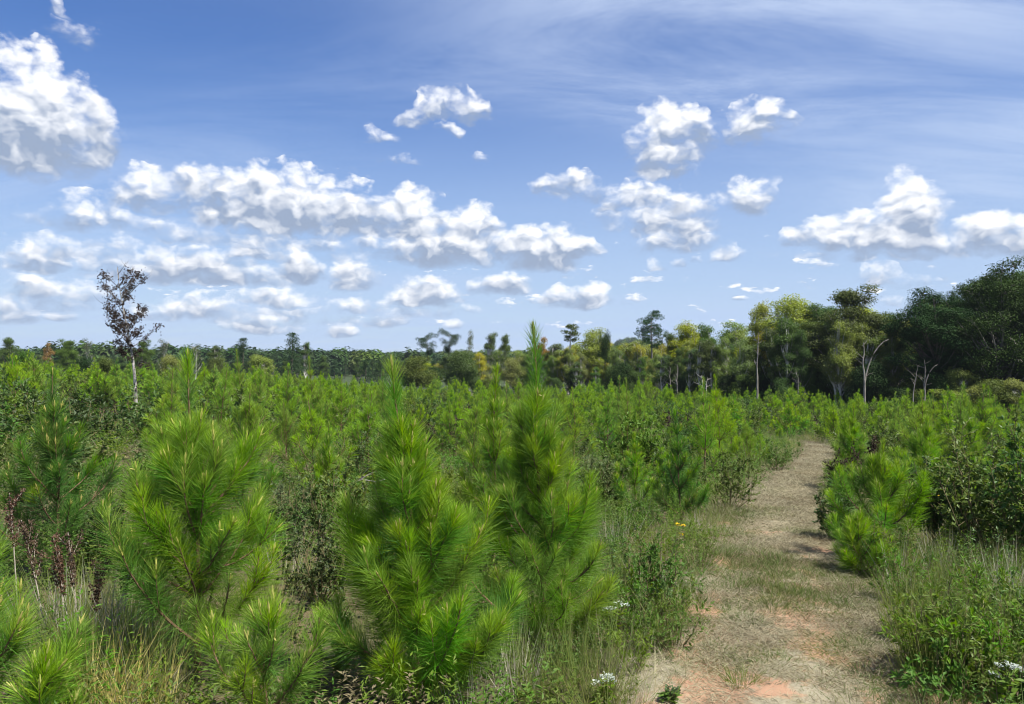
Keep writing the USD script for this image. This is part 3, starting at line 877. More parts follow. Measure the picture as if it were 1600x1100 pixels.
# undergrowth: leafy weeds and grass so dense that nobody could count them
def weed_patch(seed, h, rad, n_stem, n_leaf, leaf, lw=.35):
    q = np.random.default_rng(seed)
    mb, st = MB(), MB()
    for s in range(n_stem):
        a, d = q.uniform(0, 6.28), rad * math.sqrt(q.random())
        b = np.array([math.cos(a) * d, math.sin(a) * d, -.02])
        top = b + np.array([q.normal() * .12, q.normal() * .12, 1]) * h * q.uniform(.5, 1.05)
        path = np.array([b, (b + top) / 2 + q.normal(size=3) * .02, top])
        st.tube(path, [.003, .0025, .0015], 3)
        f = q.uniform(.15, 1, n_leaf)
        P, T = along(path, f)
        az = q.uniform(0, 6.28, n_leaf)
        D = np.stack([np.cos(az), np.sin(az), q.uniform(.1, .9, n_leaf)], -1)
        L = leaf * q.uniform(.6, 1.2, n_leaf) * (1.15 - .5 * f)
        leaves(mb, q, P, D, unit(np.array([0, 0, 1.]) + q.normal(size=(n_leaf, 3)) * .4), L, L * lw, .1)
    return mb, st


q = np.random.default_rng(99)
W = [weed_patch(401, .50, .38, 26, 22, .060), weed_patch(402, .38, .42, 30, 18, .055), weed_patch(403, .62, .32, 20, 26, .05, .25), weed_patch(404, .42, .40, 24, 16, .05), weed_patch(405, .30, .42, 36, 14, .06)]
G1 = tuft(411, 80, .24, .25, .60, .0035, .35, .30)
G2 = tuft(412, 90, .26, .2, .45, .0038, .5, .35)
G3 = tuft(413, 40, .20, .35, .65, .003, .25, .15)
protos = [('weeds', W[0][0], M['weed']), ('weeds', W[1][0], M['weed']), ('weeds', W[2][0], M['weed_bright']), ('weeds', W[3][0], M['weed_brown']), ('weeds', W[4][0], M['leaf_shrub']),
          ('grass', G1, M['grass']), ('grass', G2, M['straw']), ('dead_stalks', G3, M['grass_pale'])]
x1, y1 = spread(2.6, 14, .36, 701, .06)
x2, y2 = spread(14, 40, .75, 702, .10)
x3, y3 = spread(40, 92, 1.5, 703, .2)
x, y = np.concatenate([x1, x2, x3]), np.concatenate([y1, y2, y3])
d = np.hypot(x, y)
base = np.where(d < 14, .78, np.where(d < 40, 1.5, 2.4))
mood = wavy(x, y, .55, 41)
gap = trail_gap(x, y)
which = np.empty(len(x), int)
u = q.random(len(x))
which[:] = np.select([u < .28, u < .50, u < .68, u < .74, u < .86, u < .92, u < .97], [0, 1, 2, 3, 4, 5, 6], 7)
which = np.where((mood > .5) & (u < .4), 3, which)
which = np.where((mood < -.45) & (u < .6), 5, which)
edge = gap < .30
which = np.where(edge, q.choice([1, 1, 4, 3, 3, 6, 6], len(x)), which)
s = base * q.uniform(.75, 1.3, len(x)) * np.where(edge, np.interp(gap, [0, .3], [.45, .8]), 1.0)
flat = np.where(d < 14, 1.0, np.where(d < 40, .70, .5))
scatter('undergrowth', protos, which, np.stack([x, y, H(x, y) - .02], -1), q.uniform(0, 6.28, len(x)), np.stack([s, s, s * flat], -1),
        'dense leafy weeds and grasses covering the ground between the saplings', 'undergrowth')

# the trail's cover: mown straw, short tufts, grass along both edges
def mat_of_straw(seed, n, radius, lmin, lmax, w, up):
    q = np.random.default_rng(seed)
    a, d, th = q.uniform(0, 6.28, n), radius * np.sqrt(q.random(n)), q.uniform(0, 6.28, n)
    P = np.stack([np.cos(a) * d, np.sin(a) * d, q.uniform(0, .02, n)], -1)
    T = unit(np.stack([np.cos(th), np.sin(th), q.uniform(.0, up, n)], -1))
    mb = MB()
    blades(mb, q, P, T, q.uniform(lmin, lmax, n), w, q.normal(size=(n, 3)) * .12 + np.array([0, 0, -.12]), False)
    return mb


S1, S2 = mat_of_straw(421, 150, .17, .03, .10, .0026, .5), mat_of_straw(422, 130, .15, .02, .07, .0026, 1.0)
T1, T2 = tuft(423, 70, .07, .04, .11, .003, .9, .4, False), tuft(424, 90, .13, .03, .08, .003, 1.0, .4, False)
protos = [('straw', S1, M['straw']), ('straw', S2, M['straw']), ('tuft', T1, M['turf']), ('tuft', T2, M['turf']), ('litter', S2, M['weed_brown']), ('stubble', S2, M['turf'])]
n = 12000
ss = TRAIL_S[-1] * q.random(n) ** 1.35
c = q.uniform(-1.15, 1.15, n)
half = np.interp(ss, TRAIL_S, TRAIL_HALF) + .12
xy, tn = _tc(ss), unit(_tc(ss, 1))
x, y = xy[:, 0] + tn[:, 1] * c * half, xy[:, 1] - tn[:, 0] * c * half
keep0 = np.arange(n)
bare = wavy(x, y, 1.5, 51) + .5 * wavy(x, y, 4.0, 52)
green = wavy(x, y, 1.9, 53)
u = q.random(n)
clay = np.min([np.hypot(x - a, y - b) / c2 for a, b, c2 in CLAY], axis=0)
keep = ((bare < .58) & (clay > .6)) | (u < .24)
keep &= np.hypot(x, y) < 55
which = np.select([(green > .30) & (u < .55) & (ss[keep0] < 17), (green > .0) & (u < .32) & (ss[keep0] < 17), (u > .84) | ((wavy(x, y, 2.3, 54) > .25) & (u > .45))], [q.choice([2, 3, 5], n), q.choice([3, 5], n), 4], q.choice([0, 1], n))
far_up = np.interp(y, [4, 12, 40], [1, 1.4, 2.6])
x, y, which, far_up, c = x[keep], y[keep], which[keep], far_up[keep], c[keep]
s = q.uniform(.7, 1.35, len(x)) * far_up
z = H(x, y) + .05 * smooth(1.25, .9, np.abs(c)) - .01
scatter('mown_grass', protos, which, np.stack([x, y, z], -1), q.uniform(0, 6.28, len(x)), s, 'dry mown straw and short grass tufts covering the trail', 'grass')

q = np.random.default_rng(123)
n = 1500
ss = TRAIL_S[-1] * q.random(n) ** 1.2
side = q.choice([-1, 1], n)
half = np.interp(ss, TRAIL_S, TRAIL_HALF)
off = half + q.gamma(1.6, .13, n) - .05
xy, tn = _tc(ss), unit(_tc(ss, 1))
x, y = xy[:, 0] + tn[:, 1] * off * side, xy[:, 1] - tn[:, 0] * off * side
g4, g5, g6 = tuft(431, 45, .10, .08, .26, .003, .8, .4), tuft(432, 30, .09, .2, .46, .003, .5, .3), tuft(433, 40, .09, .10, .32, .0028, .8, .4)
protos = [('edge_grass', g4, M['grass']), ('edge_grass', g5, M['grass']), ('edge_straw', g6, M['straw']), ('edge_grass', g4, M['turf']), ('edge_straw', g6, M['weed_brown'])]
gap = off - half
which = np.where(gap < .15, q.choice([0, 2, 3, 4], n), q.choice([0, 1, 1, 2, 3], n))
s = q.uniform(.6, 1.2, n) * np.interp(y, [4, 12, 40], [1, 1.2, 2.0]) * np.where(gap < .1, .6, 1.0)
scatter('edge_grass', protos, which, np.stack([x, y, H(x, y)], -1), q.uniform(0, 6.28, n), s, 'green and dry grass growing along both edges of the trail', 'grass')

# tall grass right of the trail and by the dead stalks at the left
q = np.random.default_rng(131)
pts = [ground_at(q.uniform(1395, 1640), q.uniform(868, 1090)) for _ in range(240)] + [ground_at(q.uniform(60, 290), q.uniform(960, 1120)) for _ in range(60)] + \
      [ground_at(q.uniform(790, 960), q.uniform(1030, 1110)) for _ in range(28)] + [ground_at(q.uniform(960, 1090), q.uniform(840, 990)) for _ in range(25)]
pts = np.array(pts)
ok = trail_gap(pts[:, 0], pts[:, 1]) > .02
pts = pts[ok]
g7, g8 = tuft(441, 34, .12, .30, .85, .003, .26, .2), tuft(442, 26, .12, .3, .75, .0026, .3, .2)
scatter('tall_grass', [('blades', g7, M['grass']), ('blades', g8, M['straw']), ('blades', g8, M['turf'])], q.choice(3, len(pts), p=[.74, .06, .2]), pts - [0, 0, .02], q.uniform(0, 6.28, len(pts)),
        q.uniform(.6, 1.0, len(pts)), 'tall thin grass standing between the saplings and beside the trail', 'grass')

# single plants that stand out
def stalks(seed, n, radius, hmin, hmax, w):
    return tuft(seed, n, radius, hmin, hmax, w, .25, .12)


for sd, px, base, n, rad, hm, hx, text in ((451, 808, 1085, 46, .10, .22, .42, 'tuft of pale dead grass stalks at the foot of the two tall centre saplings'),
                                           (452, 1462, 905, 40, .09, .3, .62, 'thin tuft of pale dead stalks in the tall grass right of the trail'),
                                           (453, 1562, 960, 70, .10, .4, .66, 'whitish bent tuft of dead grass near the right edge below the reddening shrub'),
                                           (454, 1085, 835, 30, .08, .2, .4, 'small pale dead tuft on the left edge of the trail at the foot of the slender sapling')):
    p = ground_at(px, base)
    t = thing('dead_grass', text, 'grass tuft', p)
    part(t, 'blades', stalks(sd, n, rad, hm, hx, .0045), M['grass_pale'])
    part(t, 'old_leaves', tuft(sd + 50, n // 2, rad * 1.3, .1, .3, .004, .8, .5), M['straw'])


# pale plumes in the tall grass on the right
q = np.random.default_rng(461)
for k in range(6):
    p = ground_at(q.uniform(1400, 1620), q.uniform(880, 1020))
    text, grp = 'pale dry grass plume in the tall grass right of the trail', 'pale plumes right of the trail'
    if trail_gap(p[0], p[1]) < .15:
        continue
    if ('plume', 0) not in firsts:
        t = thing('dead_grass', text, 'grass tuft', p, 0, .9, grp)
        part(t, 'blades', stalks(476, 34, .08, .35, .8, .0042), M['grass_pale'])
        firsts[('plume', 0)] = t
    else:
        copy_of(firsts[('plume', 0)], p, q.uniform(0, 6.28), q.uniform(.7, 1.1), text, 'grass tuft', grp)


def dock(seed, loc, height, label, lean):
    q = np.random.default_rng(seed)
    t = thing('seed_stalk', label, 'dry stalk', loc)
    st, hd = MB(), MB()
    k = np.linspace(0, 1, 7)[:, None]
    path = np.array([lean[0], lean[1], 1.0]) * height * k + np.array([lean[0], lean[1], 0]) * .5 * height * k ** 2
    st.tube(path, np.linspace(.0045, .002, 7), 5)
    for b in range(5):
        P, T = along(path, np.array([.55 + .08 * b]))
        D = unit(T[0] + q.normal(size=3) * .35)
        st.tube([P[0], P[0] + D * .08, P[0] + D * .15], [.002, .0016, .001], 4)
        f = q.random(60)[:, None]
        pp = P[0] + D * .16 * f + q.normal(size=(60, 3)) * .008
        leaves(hd, q, pp, unit(q.normal(size=(60, 3)) + T[0]), q.normal(size=(60, 3)), .017, .013, .2)
    P, T = along(path, np.sort(q.uniform(.58, 1.0, 170)))
    leaves(hd, q, P + q.normal(size=P.shape) * .006, unit(q.normal(size=P.shape) + T), q.normal(size=P.shape), .019, .010, .2)
    part(t, 'stalk', st, M['stem_grey'])
    part(t, 'seed_head', hd, M['dock'])


for sd, px, base, top, lean, text in ((461, 165, 1035, 765, (.22, 0), 'tallest rust red seed stalk left of the open sapling, leaning right'), (462, 128, 1030, 835, (-.10, .05), 'rust red seed stalk just left of the tallest one'),
                                      (463, 192, 1035, 850, (.02, .05), 'upright rust red seed stalk close beside the open left sapling'), (464, 78, 1020, 812, (-.14, 0), 'rust red seed stalk leaning left near the left edge'),
                                      (465, 106, 1030, 855, (-.05, 0), 'short rust red seed stalk in the middle of the group'), (466, 240, 1020, 860, (.0, 0), 'thin pinkish seed stalk in front of the open left sapling'),
                                      (467, 30, 960, 770, (-.05, 0), 'rust red seed stalk at the far left against the dark sapling'), (468, 148, 1040, 880, (.05, -.02), 'lowest rust red seed stalk of the group')):
    p = ground_at(px, base)
    dock(sd, p, height_to(top, p), text, lean)
q = np.random.default_rng(471)
for k, (px, base, top) in enumerate(((120, 1010, 880), (175, 1010, 890), (148, 1020, 900), (95, 1000, 900), (205, 1030, 905), (60, 1010, 890))):
    p = ground_at(px, base)
    text = 'grey dead grass tuft among the rust red seed stalks'
    if ('grey', 0) not in firsts:
        t = thing('dead_grass', text, 'grass tuft', p, 0, .8, 'grey dead tufts at the left')
        part(t, 'blades', stalks(475, 40, .10, .3, .72, .004), M['grass_pale'])
        firsts[('grey', 0)] = t
    else:
        copy_of(firsts[('grey', 0)], p, q.uniform(0, 6.28), q.uniform(.7, 1.0), text, 'grass tuft', 'grey dead tufts at the left')


def flower(seed, loc, height, label, petal='white_flower', leaf_mat='weed_bright', heads=7, size=.05):
    q = np.random.default_rng(seed)
    t = thing('flowering_weed', label, 'wildflower', loc)
    st, lf, fl = MB(), MB(), MB()
    for s in range(heads):
        top = np.array([q.normal() * .13, q.normal() * .10, 1.0]) * height * q.uniform(.72, 1.05)
        path = np.array([[0, 0, -.02], top * .5 + q.normal(size=3) * .02, top])
        st.tube(path, [.004, .003, .002], 4)
        P, T = along(path, q.uniform(.2, .92, 16))
        az = q.uniform(0, 6.28, 16)
        leaves(lf, q, P, np.stack([np.cos(az), np.sin(az), q.uniform(0, .7, 16)], -1), unit(np.array([0, 0, 1.]) + q.normal(size=(16, 3)) * .3), .075 * q.uniform(.6, 1.1, 16), .028, .12)
        n = 26
        a, d = q.uniform(0, 6.28, n), size * np.sqrt(q.random(n))
        P = top + np.stack([np.cos(a) * d, np.sin(a) * d, .012 - 4 * d ** 2 + q.normal(size=n) * .006], -1)
        leaves(fl, q, P, unit(np.stack([np.cos(a), np.sin(a), q.uniform(.2, 1.0, n)], -1)), unit(np.array([0, 0, 1.]) + q.normal(size=(n, 3)) * .5), .014, .010, .1)
    part(t, 'stems', st, M['stem']); part(t, 'leaves', lf, M[leaf_mat]); put(part(t, 'flower_heads', fl, M[petal]), kind='stuff')


for sd, px, base, top, text, pt, nh, sz in ((481, 1560, 1135, 1030, 'white flowering weed in the lower right corner', 'white_flower', 5, .022), (482, 1600, 1120, 1050, 'white flowering weed at the right edge, beside the one in the corner', 'white_flower', 5, .025),
                                            (483, 960, 1010, 940, 'white flowering weed at the right foot of the tallest sapling', 'white_flower', 5, .03), (484, 945, 1115, 1060, 'pale flowering weed at the bottom left edge of the trail', 'white_flower', 5, .03),
                                            (485, 1045, 1110, 1075, 'small pale weed on the trail at the bottom of the picture', 'leaf_grey', 4, .03), (486, 1484, 850, 772, 'yellow flower in front of the reddening shrub', 'yellow_flower', 2, .022),
                                            (487, 1056, 880, 822, 'yellow flowering weed at the left edge of the trail', 'yellow_flower', 3, .02)):
    p = ground_at(px, base)
    flower(sd, p, max(height_to(top, p), .12), text, pt, heads=nh, size=sz)
for k, (px, base, top, rad) in enumerate(((1440, 1010, 925, .22), (1500, 1060, 930, .25), (1560, 1030, 915, .25), (1420, 960, 905, .18), (1590, 1100, 970, .25), (1470, 1105, 1010, .2), (1530, 985, 900, .2))):
    p = ground_at(px, base)
    text = ('leafy green weed at the right edge of the trail, level with the first clay patch', 'leafy green weed with reddish lower leaves right of the trail in the foreground', 'leafy weed in front of the whitish dead tuft at the right', 'yellowish green weed where the tall grass meets the trail on the right',
            'broad leafy weed in the lower right corner behind the white flowers', 'low leafy weed at the bottom edge right of the trail', 'leafy weed between the tall grass and the reddening shrub')[k]
    bush('leafy_weed', text, 'weed', p, shrub(491 + k, height_to(top, p), rad, 9, 7, 9, .045, wood_r=.004, leaf_w=.42), 'leaf_red' if k == 1 else 'weed_bright', 'stem')

# more of the leafy weeds that fringe the trail
q = np.random.default_rng(505)
fringe = []
for lo, hi, b0, b1, m, side in ((1390, 1640, 880, 1110, 52, 'right'), (960, 1100, 830, 1060, 18, 'left')):
    while m:
        p = ground_at(q.uniform(lo, hi), q.uniform(b0, b1))
        if trail_gap(p[0], p[1]) > .08:
            fringe.append((p, side)); m -= 1
WEEDS = [(shrub(506, .42, .24, 10, 8, 8, .04, wood_r=.0035, leaf_w=.36), 'weed_bright', 'bright green'), (shrub(507, .5, .22, 10, 8, 8, .035, wood_r=.0035, leaf_w=.3), 'weed', 'green'),
         (shrub(508, .36, .24, 9, 7, 8, .035, wood_r=.0035, leaf_w=.4), 'leaf_red', 'reddish')]
for p, side in fringe:
    k = int(q.choice(3, p=[.38, .34, .28]))
    mbs, mat, tone = WEEDS[k]
    text, grp = '%s leafy weed in the fringe on the %s of the trail' % (tone, side), '%s weeds fringing the trail on the %s' % (tone, side)
    s = q.uniform(.75, 1.45) * (1 if side == 'right' else .7)
    if ('fringe', k) not in firsts:
        firsts[('fringe', k)] = bush('leafy_weed', text, 'weed', p, mbs, mat, 'stem', 0, s, grp)
    else:
        copy_of(firsts[('fringe', k)], p, q.uniform(0, 6.28), s, text, 'weed', grp)

# yellow grass in the lower left
for k, (px, base, top, text) in enumerate(((150, 1135, 955, 'clump of yellowing grass at the bottom edge left of the open sapling'), (205, 1120, 975, 'clump of yellowing grass close to the open left sapling'),
                                           (110, 1110, 985, 'clump of yellowing grass at the bottom beside the corner saplings'), (245, 1140, 1010, 'short clump of yellowing grass at the bottom in front of the open left sapling'))):
    p = ground_at(px, base)
    t = thing('grass_clump', text, 'grass', p)
    part(t, 'blades', tuft(541 + k, 90, .13, height_to(top, p) * .5, height_to(top, p) * 1.05, .0042, .35, .3), M['grass_yellow'])
    part(t, 'dry_blades', tuft(551 + k, 40, .15, .1, .3, .004, .8, .5), M['straw'])

# bright tufts standing on the bare clay
q = np.random.default_rng(511)
for k, (px, base, text) in enumerate(((1158, 1078, 'bright green grass tuft on the bare clay at the bottom of the trail'), (1335, 1020, 'green grass tuft on the trail, right of the clay patch'), (1100, 905, 'small green tuft at the left side of the trail'),
                                      (1172, 985, 'grass tuft in the middle of the trail in the foreground'), (1350, 1065, 'green tuft at the lower right side of the trail'))):
    p = ground_at(px, base)
    t = thing('grass_tuft', text, 'grass tuft', p + [0, 0, .035])
    part(t, 'blades', tuft(515 + k, 150, .09, .04, .13, .0032, 1.0, .45), M['weed_bright' if k == 0 else 'turf'])
    part(t, 'dry_blades', tuft(525 + k, 50, .10, .03, .10, .003, 1.2, .45), M['straw'])

# fallen silver branch
p = ground_at(566, 800)
t = thing('fallen_branch', 'silvery dead branch caught in the scrub left of the centre sapling', 'branch', p)
q = np.random.default_rng(531)
mb, tw = MB(), MB()
main = np.array([[-.35, 0, .30], [-.2, .02, .42], [0, 0, .50], [.2, 0, .47], [.42, .03, .52]])
main[:, 2] -= .05
mb.tube(main, [.010, .010, .008, .006, .004], 6)
for k in range(9):
    P, T = along(main, np.array([q.uniform(.1, .95)]))
    D = unit(T[0] + q.normal(size=3) * .8)
    tw.tube([P[0], P[0] + D * .12, P[0] + D * .25 + [0, 0, -.04]], [.005, .0035, .002], 4)
mb.tube([[.0, 0, .44], [.03, .0, .2], [.02, .0, -.05]], [.006, .007, .008], 5)
part(t, 'limb', mb, M['bark_grey']); part(t, 'twigs', tw, M['bark_grey'])

# ------------------------------------------------------------------ forest
def leaf_tree(seed, height, radius, n, leaf, clumps=16, bare=.30, flat=1.0, limbs=True, lumpy=.36, airy=.0):
    q = np.random.default_rng(seed)
    wood, lf = MB(), MB()
    k = np.linspace(0, 1, 9)
    bendx, bendy = q.normal(size=2) * .05 * height
    tp = np.stack([bendx * np.sin(k * 2.4), bendy * np.sin(k * 2.0), height * .93 * k], -1)
    wood.tube(tp, np.interp(k, [0, .05, .6, 1], [.030, .021, .013, .004]) * height ** .95, 7)
    zc, hz = height * (bare + (1 - bare) * .52), height * (1 - bare) * .5
    C, R = [], []
    for c in range(clumps):
        while True:
            u = q.uniform(-1, 1, 3)
            if .25 < np.linalg.norm(u) < .92:
                break
        taper = 1 - .30 * max(u[2], 0) - .12 * max(-u[2], 0)
        C.append([u[0] * radius * taper, u[1] * radius * taper, zc + u[2] * hz * flat]); R.append(radius * lumpy * q.uniform(.7, 1.25))
    for f in (.95, .88, .80, .74, .66, .55, .42, .25, .0, -.4):
        C.append([q.normal() * .20 * radius, q.normal() * .20 * radius, zc + hz * f]); R.append(radius * (lumpy * .9 + .22 * (1 - abs(f))))
    C, R = np.array(C), np.array(R)
    if limbs:
        for c, rr in zip(C, R):
            f = np.clip((c[2] / height - .12) * .8, .12, .9)
            P, T = along(tp, np.array([f]))
            mid = P[0] * .45 + c * .55 + np.array([0, 0, -.04 * height])
            wood.tube([P[0], mid, c], np.array([.011, .007, .003]) * height ** .9 * (1.15 - f), 5)
            for _ in range(4):
                D = unit(q.normal(size=3)) * rr * .8
                wood.tube([c * .8 + mid * .2, c + D * .6, c + D], np.array([.004, .0025, .0012]) * height ** .85, 3)
    w = R ** 2; w /= w.sum()
    i = q.choice(len(C), n, p=w)
    u = unit(q.normal(size=(n, 3)))
    rr = R[i] * (q.random(n) ** .42) * (1 + .06 * q.normal(size=n))
    squash = np.array([1.1, 1.1, .72])
    P = C[i] + u * rr[:, None] * squash
    # break the clumps up into sprays
    sp = q.normal(size=(n, 3)) * .011 * height
    P = P + sp * np.array([1, 1, .5])
    if airy:
        keep = (np.sin(P[:, 0] * 2.3 + seed) + np.sin(P[:, 1] * 2.1) + np.sin(P[:, 2] * 2.7 + 1)) > -2 + airy * 2.4
        P, u = P[keep], u[keep]
    n = len(P)
    N = unit(u * .8 + np.array([0, 0, .7]) + q.normal(size=(n, 3)) * .5)
    D = unit(np.cross(N, q.normal(size=(n, 3))) + np.array([0, 0, -.25]))
    L = leaf * q.uniform(.6, 1.25, n)
    leaves(lf, q, P, D, N, L, L * .62, .12)
    return wood, lf


def pine_tree(seed, height, radius, n, leaf, crown=.35, flat=False, storeys=9, cone=False):
    """Old pine: a long bare stem and storeys of needle clumps."""
    q = np.random.default_rng(seed)
    wood, lf = MB(), MB()
    k = np.linspace(0, 1, 9)
    tp = np.stack([.02 * height * np.sin(k * 3 + seed), .015 * height * np.sin(k * 2), height * .97 * k], -1)
    wood.tube(tp, np.interp(k, [0, .05, .8, 1], [.022, .016, .009, .003]) * height ** .95, 7)
    C, R = [np.array([0, 0, height * .96])], [radius * .30]
    for s in range(storeys):
        f = (1 - crown) + crown * (s + .3) / storeys
        shape = (math.sin((s + 1.2) / (storeys + 1.0) * math.pi) ** .6) if not flat else np.interp(s / storeys, [0, .5, .8, 1], [.35, .9, 1.0, .7])
        if cone:
            shape = 1.08 - .95 * s / storeys
        for b in range(int(q.integers(2, 5))):
            az, L = q.uniform(0, 6.28), radius * shape * q.uniform(.55, 1.1)
            P, _ = along(tp, np.array([f / .97 if f < .97 else 1.]))
            e = P[0] + np.array([math.cos(az) * L, math.sin(az) * L, L * q.uniform(.05, .45)])
            wood.tube([P[0], (P[0] + e) / 2 + [0, 0, -.05 * L], e], np.array([.006, .004, .002]) * height ** .9, 4)
            for g in (1.0, .62):
                C.append(P[0] + (e - P[0]) * g + q.normal(size=3) * .06 * radius); R.append(radius * q.uniform(.20, .34))
    C, R = np.array(C), np.array(R)
    i = q.choice(len(C), n)
    u = unit(q.normal(size=(n, 3)))
    P = C[i] + u * (R[i] * q.random(n) ** .45)[:, None] * np.array([1.1, 1.1, .62])
    D = unit(u + np.array([0, 0, .5]) + q.normal(size=(n, 3)) * .4)
    L = leaf * q.uniform(.7, 1.3, n)
    leaves(lf, q, P, D, unit(q.normal(size=(n, 3))), L, L * .22, .08)
    return wood, lf


TREES = {   # kind: (builder result, wood, leaf material, built height, built radius)
    'oak': (leaf_tree(601, 13, 4.2, 38000, .17, 64, .06, lumpy=.21), 'bark_dark', 'tree_dark', 13, 4.2),
    'oak_wide': (leaf_tree(602, 13, 4.8, 40000, .17, 70, .05, lumpy=.20), 'bark_grey', 'tree_dark', 13, 4.8),
    'mid': (leaf_tree(603, 12, 3.2, 26000, .17, 50, .10, lumpy=.25), 'bark_grey', 'tree_mid', 12, 3.2),
    'mid_thin': (leaf_tree(604, 12, 2.3, 9000, .22, 24, .22, lumpy=.40, airy=.22), 'bark_pale', 'tree_mid', 12, 2.3),
    'light': (leaf_tree(605, 12, 2.6, 11000, .22, 26, .16, lumpy=.38, airy=.15), 'bark_pale', 'tree_light', 12, 2.6),
    'yellow': (leaf_tree(606, 13, 2.8, 14000, .22, 30, .18, lumpy=.38, airy=.08), 'bark_pale', 'tree_yellow', 13, 2.8),
    'yellow_round': (leaf_tree(607, 11, 3.2, 13000, .22, 28, .10, lumpy=.38), 'bark_grey', 'tree_yellow', 11, 3.2),
    'orange': (leaf_tree(608, 9, 1.5, 4500, .22, 12, .25, lumpy=.38, airy=.2), 'bark_pale', 'tree_orange', 9, 1.5),
    'grey': (leaf_tree(609, 11, 2.4, 3200, .22, 16, .22, lumpy=.36, airy=.4), 'bark_pale', 'tree_grey', 11, 2.4),
    'low': (leaf_tree(610, 4.5, 2.5, 11000, .16, 18, .0, lumpy=.36), 'bark_grey', 'tree_mid', 4.5, 2.5),
    'low_dark': (leaf_tree(611, 4.5, 2.6, 11000, .16, 18, .0, lumpy=.36), 'bark_dark', 'tree_dark', 4.5, 2.6),
    'low_light': (leaf_tree(612, 5.0, 2.1, 8000, .16, 16, .05, lumpy=.36, airy=.15), 'bark_pale', 'tree_light', 5.0, 2.1),
    'tall_pine': (pine_tree(621, 15, 2.2, 5200, .34, .42), 'bark_grey', 'tree_pine', 15, 2.2),
    'ball_pine': (pine_tree(622, 15, 1.6, 3000, .32, .24, storeys=6), 'bark_pale', 'tree_mid', 15, 1.6),
    'flat_pine': (pine_tree(623, 14, 3.0, 4200, .36, .34, True, storeys=6), 'bark_dark', 'tree_pine', 14, 3.0),
    'spire': (pine_tree(624, 9, 2.0, 4200, .26, .86, storeys=13, cone=True), 'bark_dark', 'tree_pine', 9, 2.0),
}


def tree(kind, loc, height, radius, label, group=None, rz=0.0):
    (wood, lf), wm, lm, h0, r0 = TREES[kind]
    sc = (radius / r0, radius / r0, height / h0)
    name = 'pine_tree' if 'pine' in kind or kind == 'spire' else 'tree'
    if kind not in firsts:
        t = thing(name, label, 'tree', loc, rz, sc, group)
        part(t, 'trunk', wood, M[wm], smooth=True)
        part(t, 'crown', lf, M[lm])
        firsts[kind] = t
        return t
    return copy_of(firsts[kind], loc, rz, sc, label, 'tree', group, name)


def tree_px(kind, px, top, half, d, label, group=None, rz=0.0):
    p = at_distance(px, d)
    return tree(kind, p - [0, 0, .1], height_to(top, p), half / FPX * d, label, group, rz)


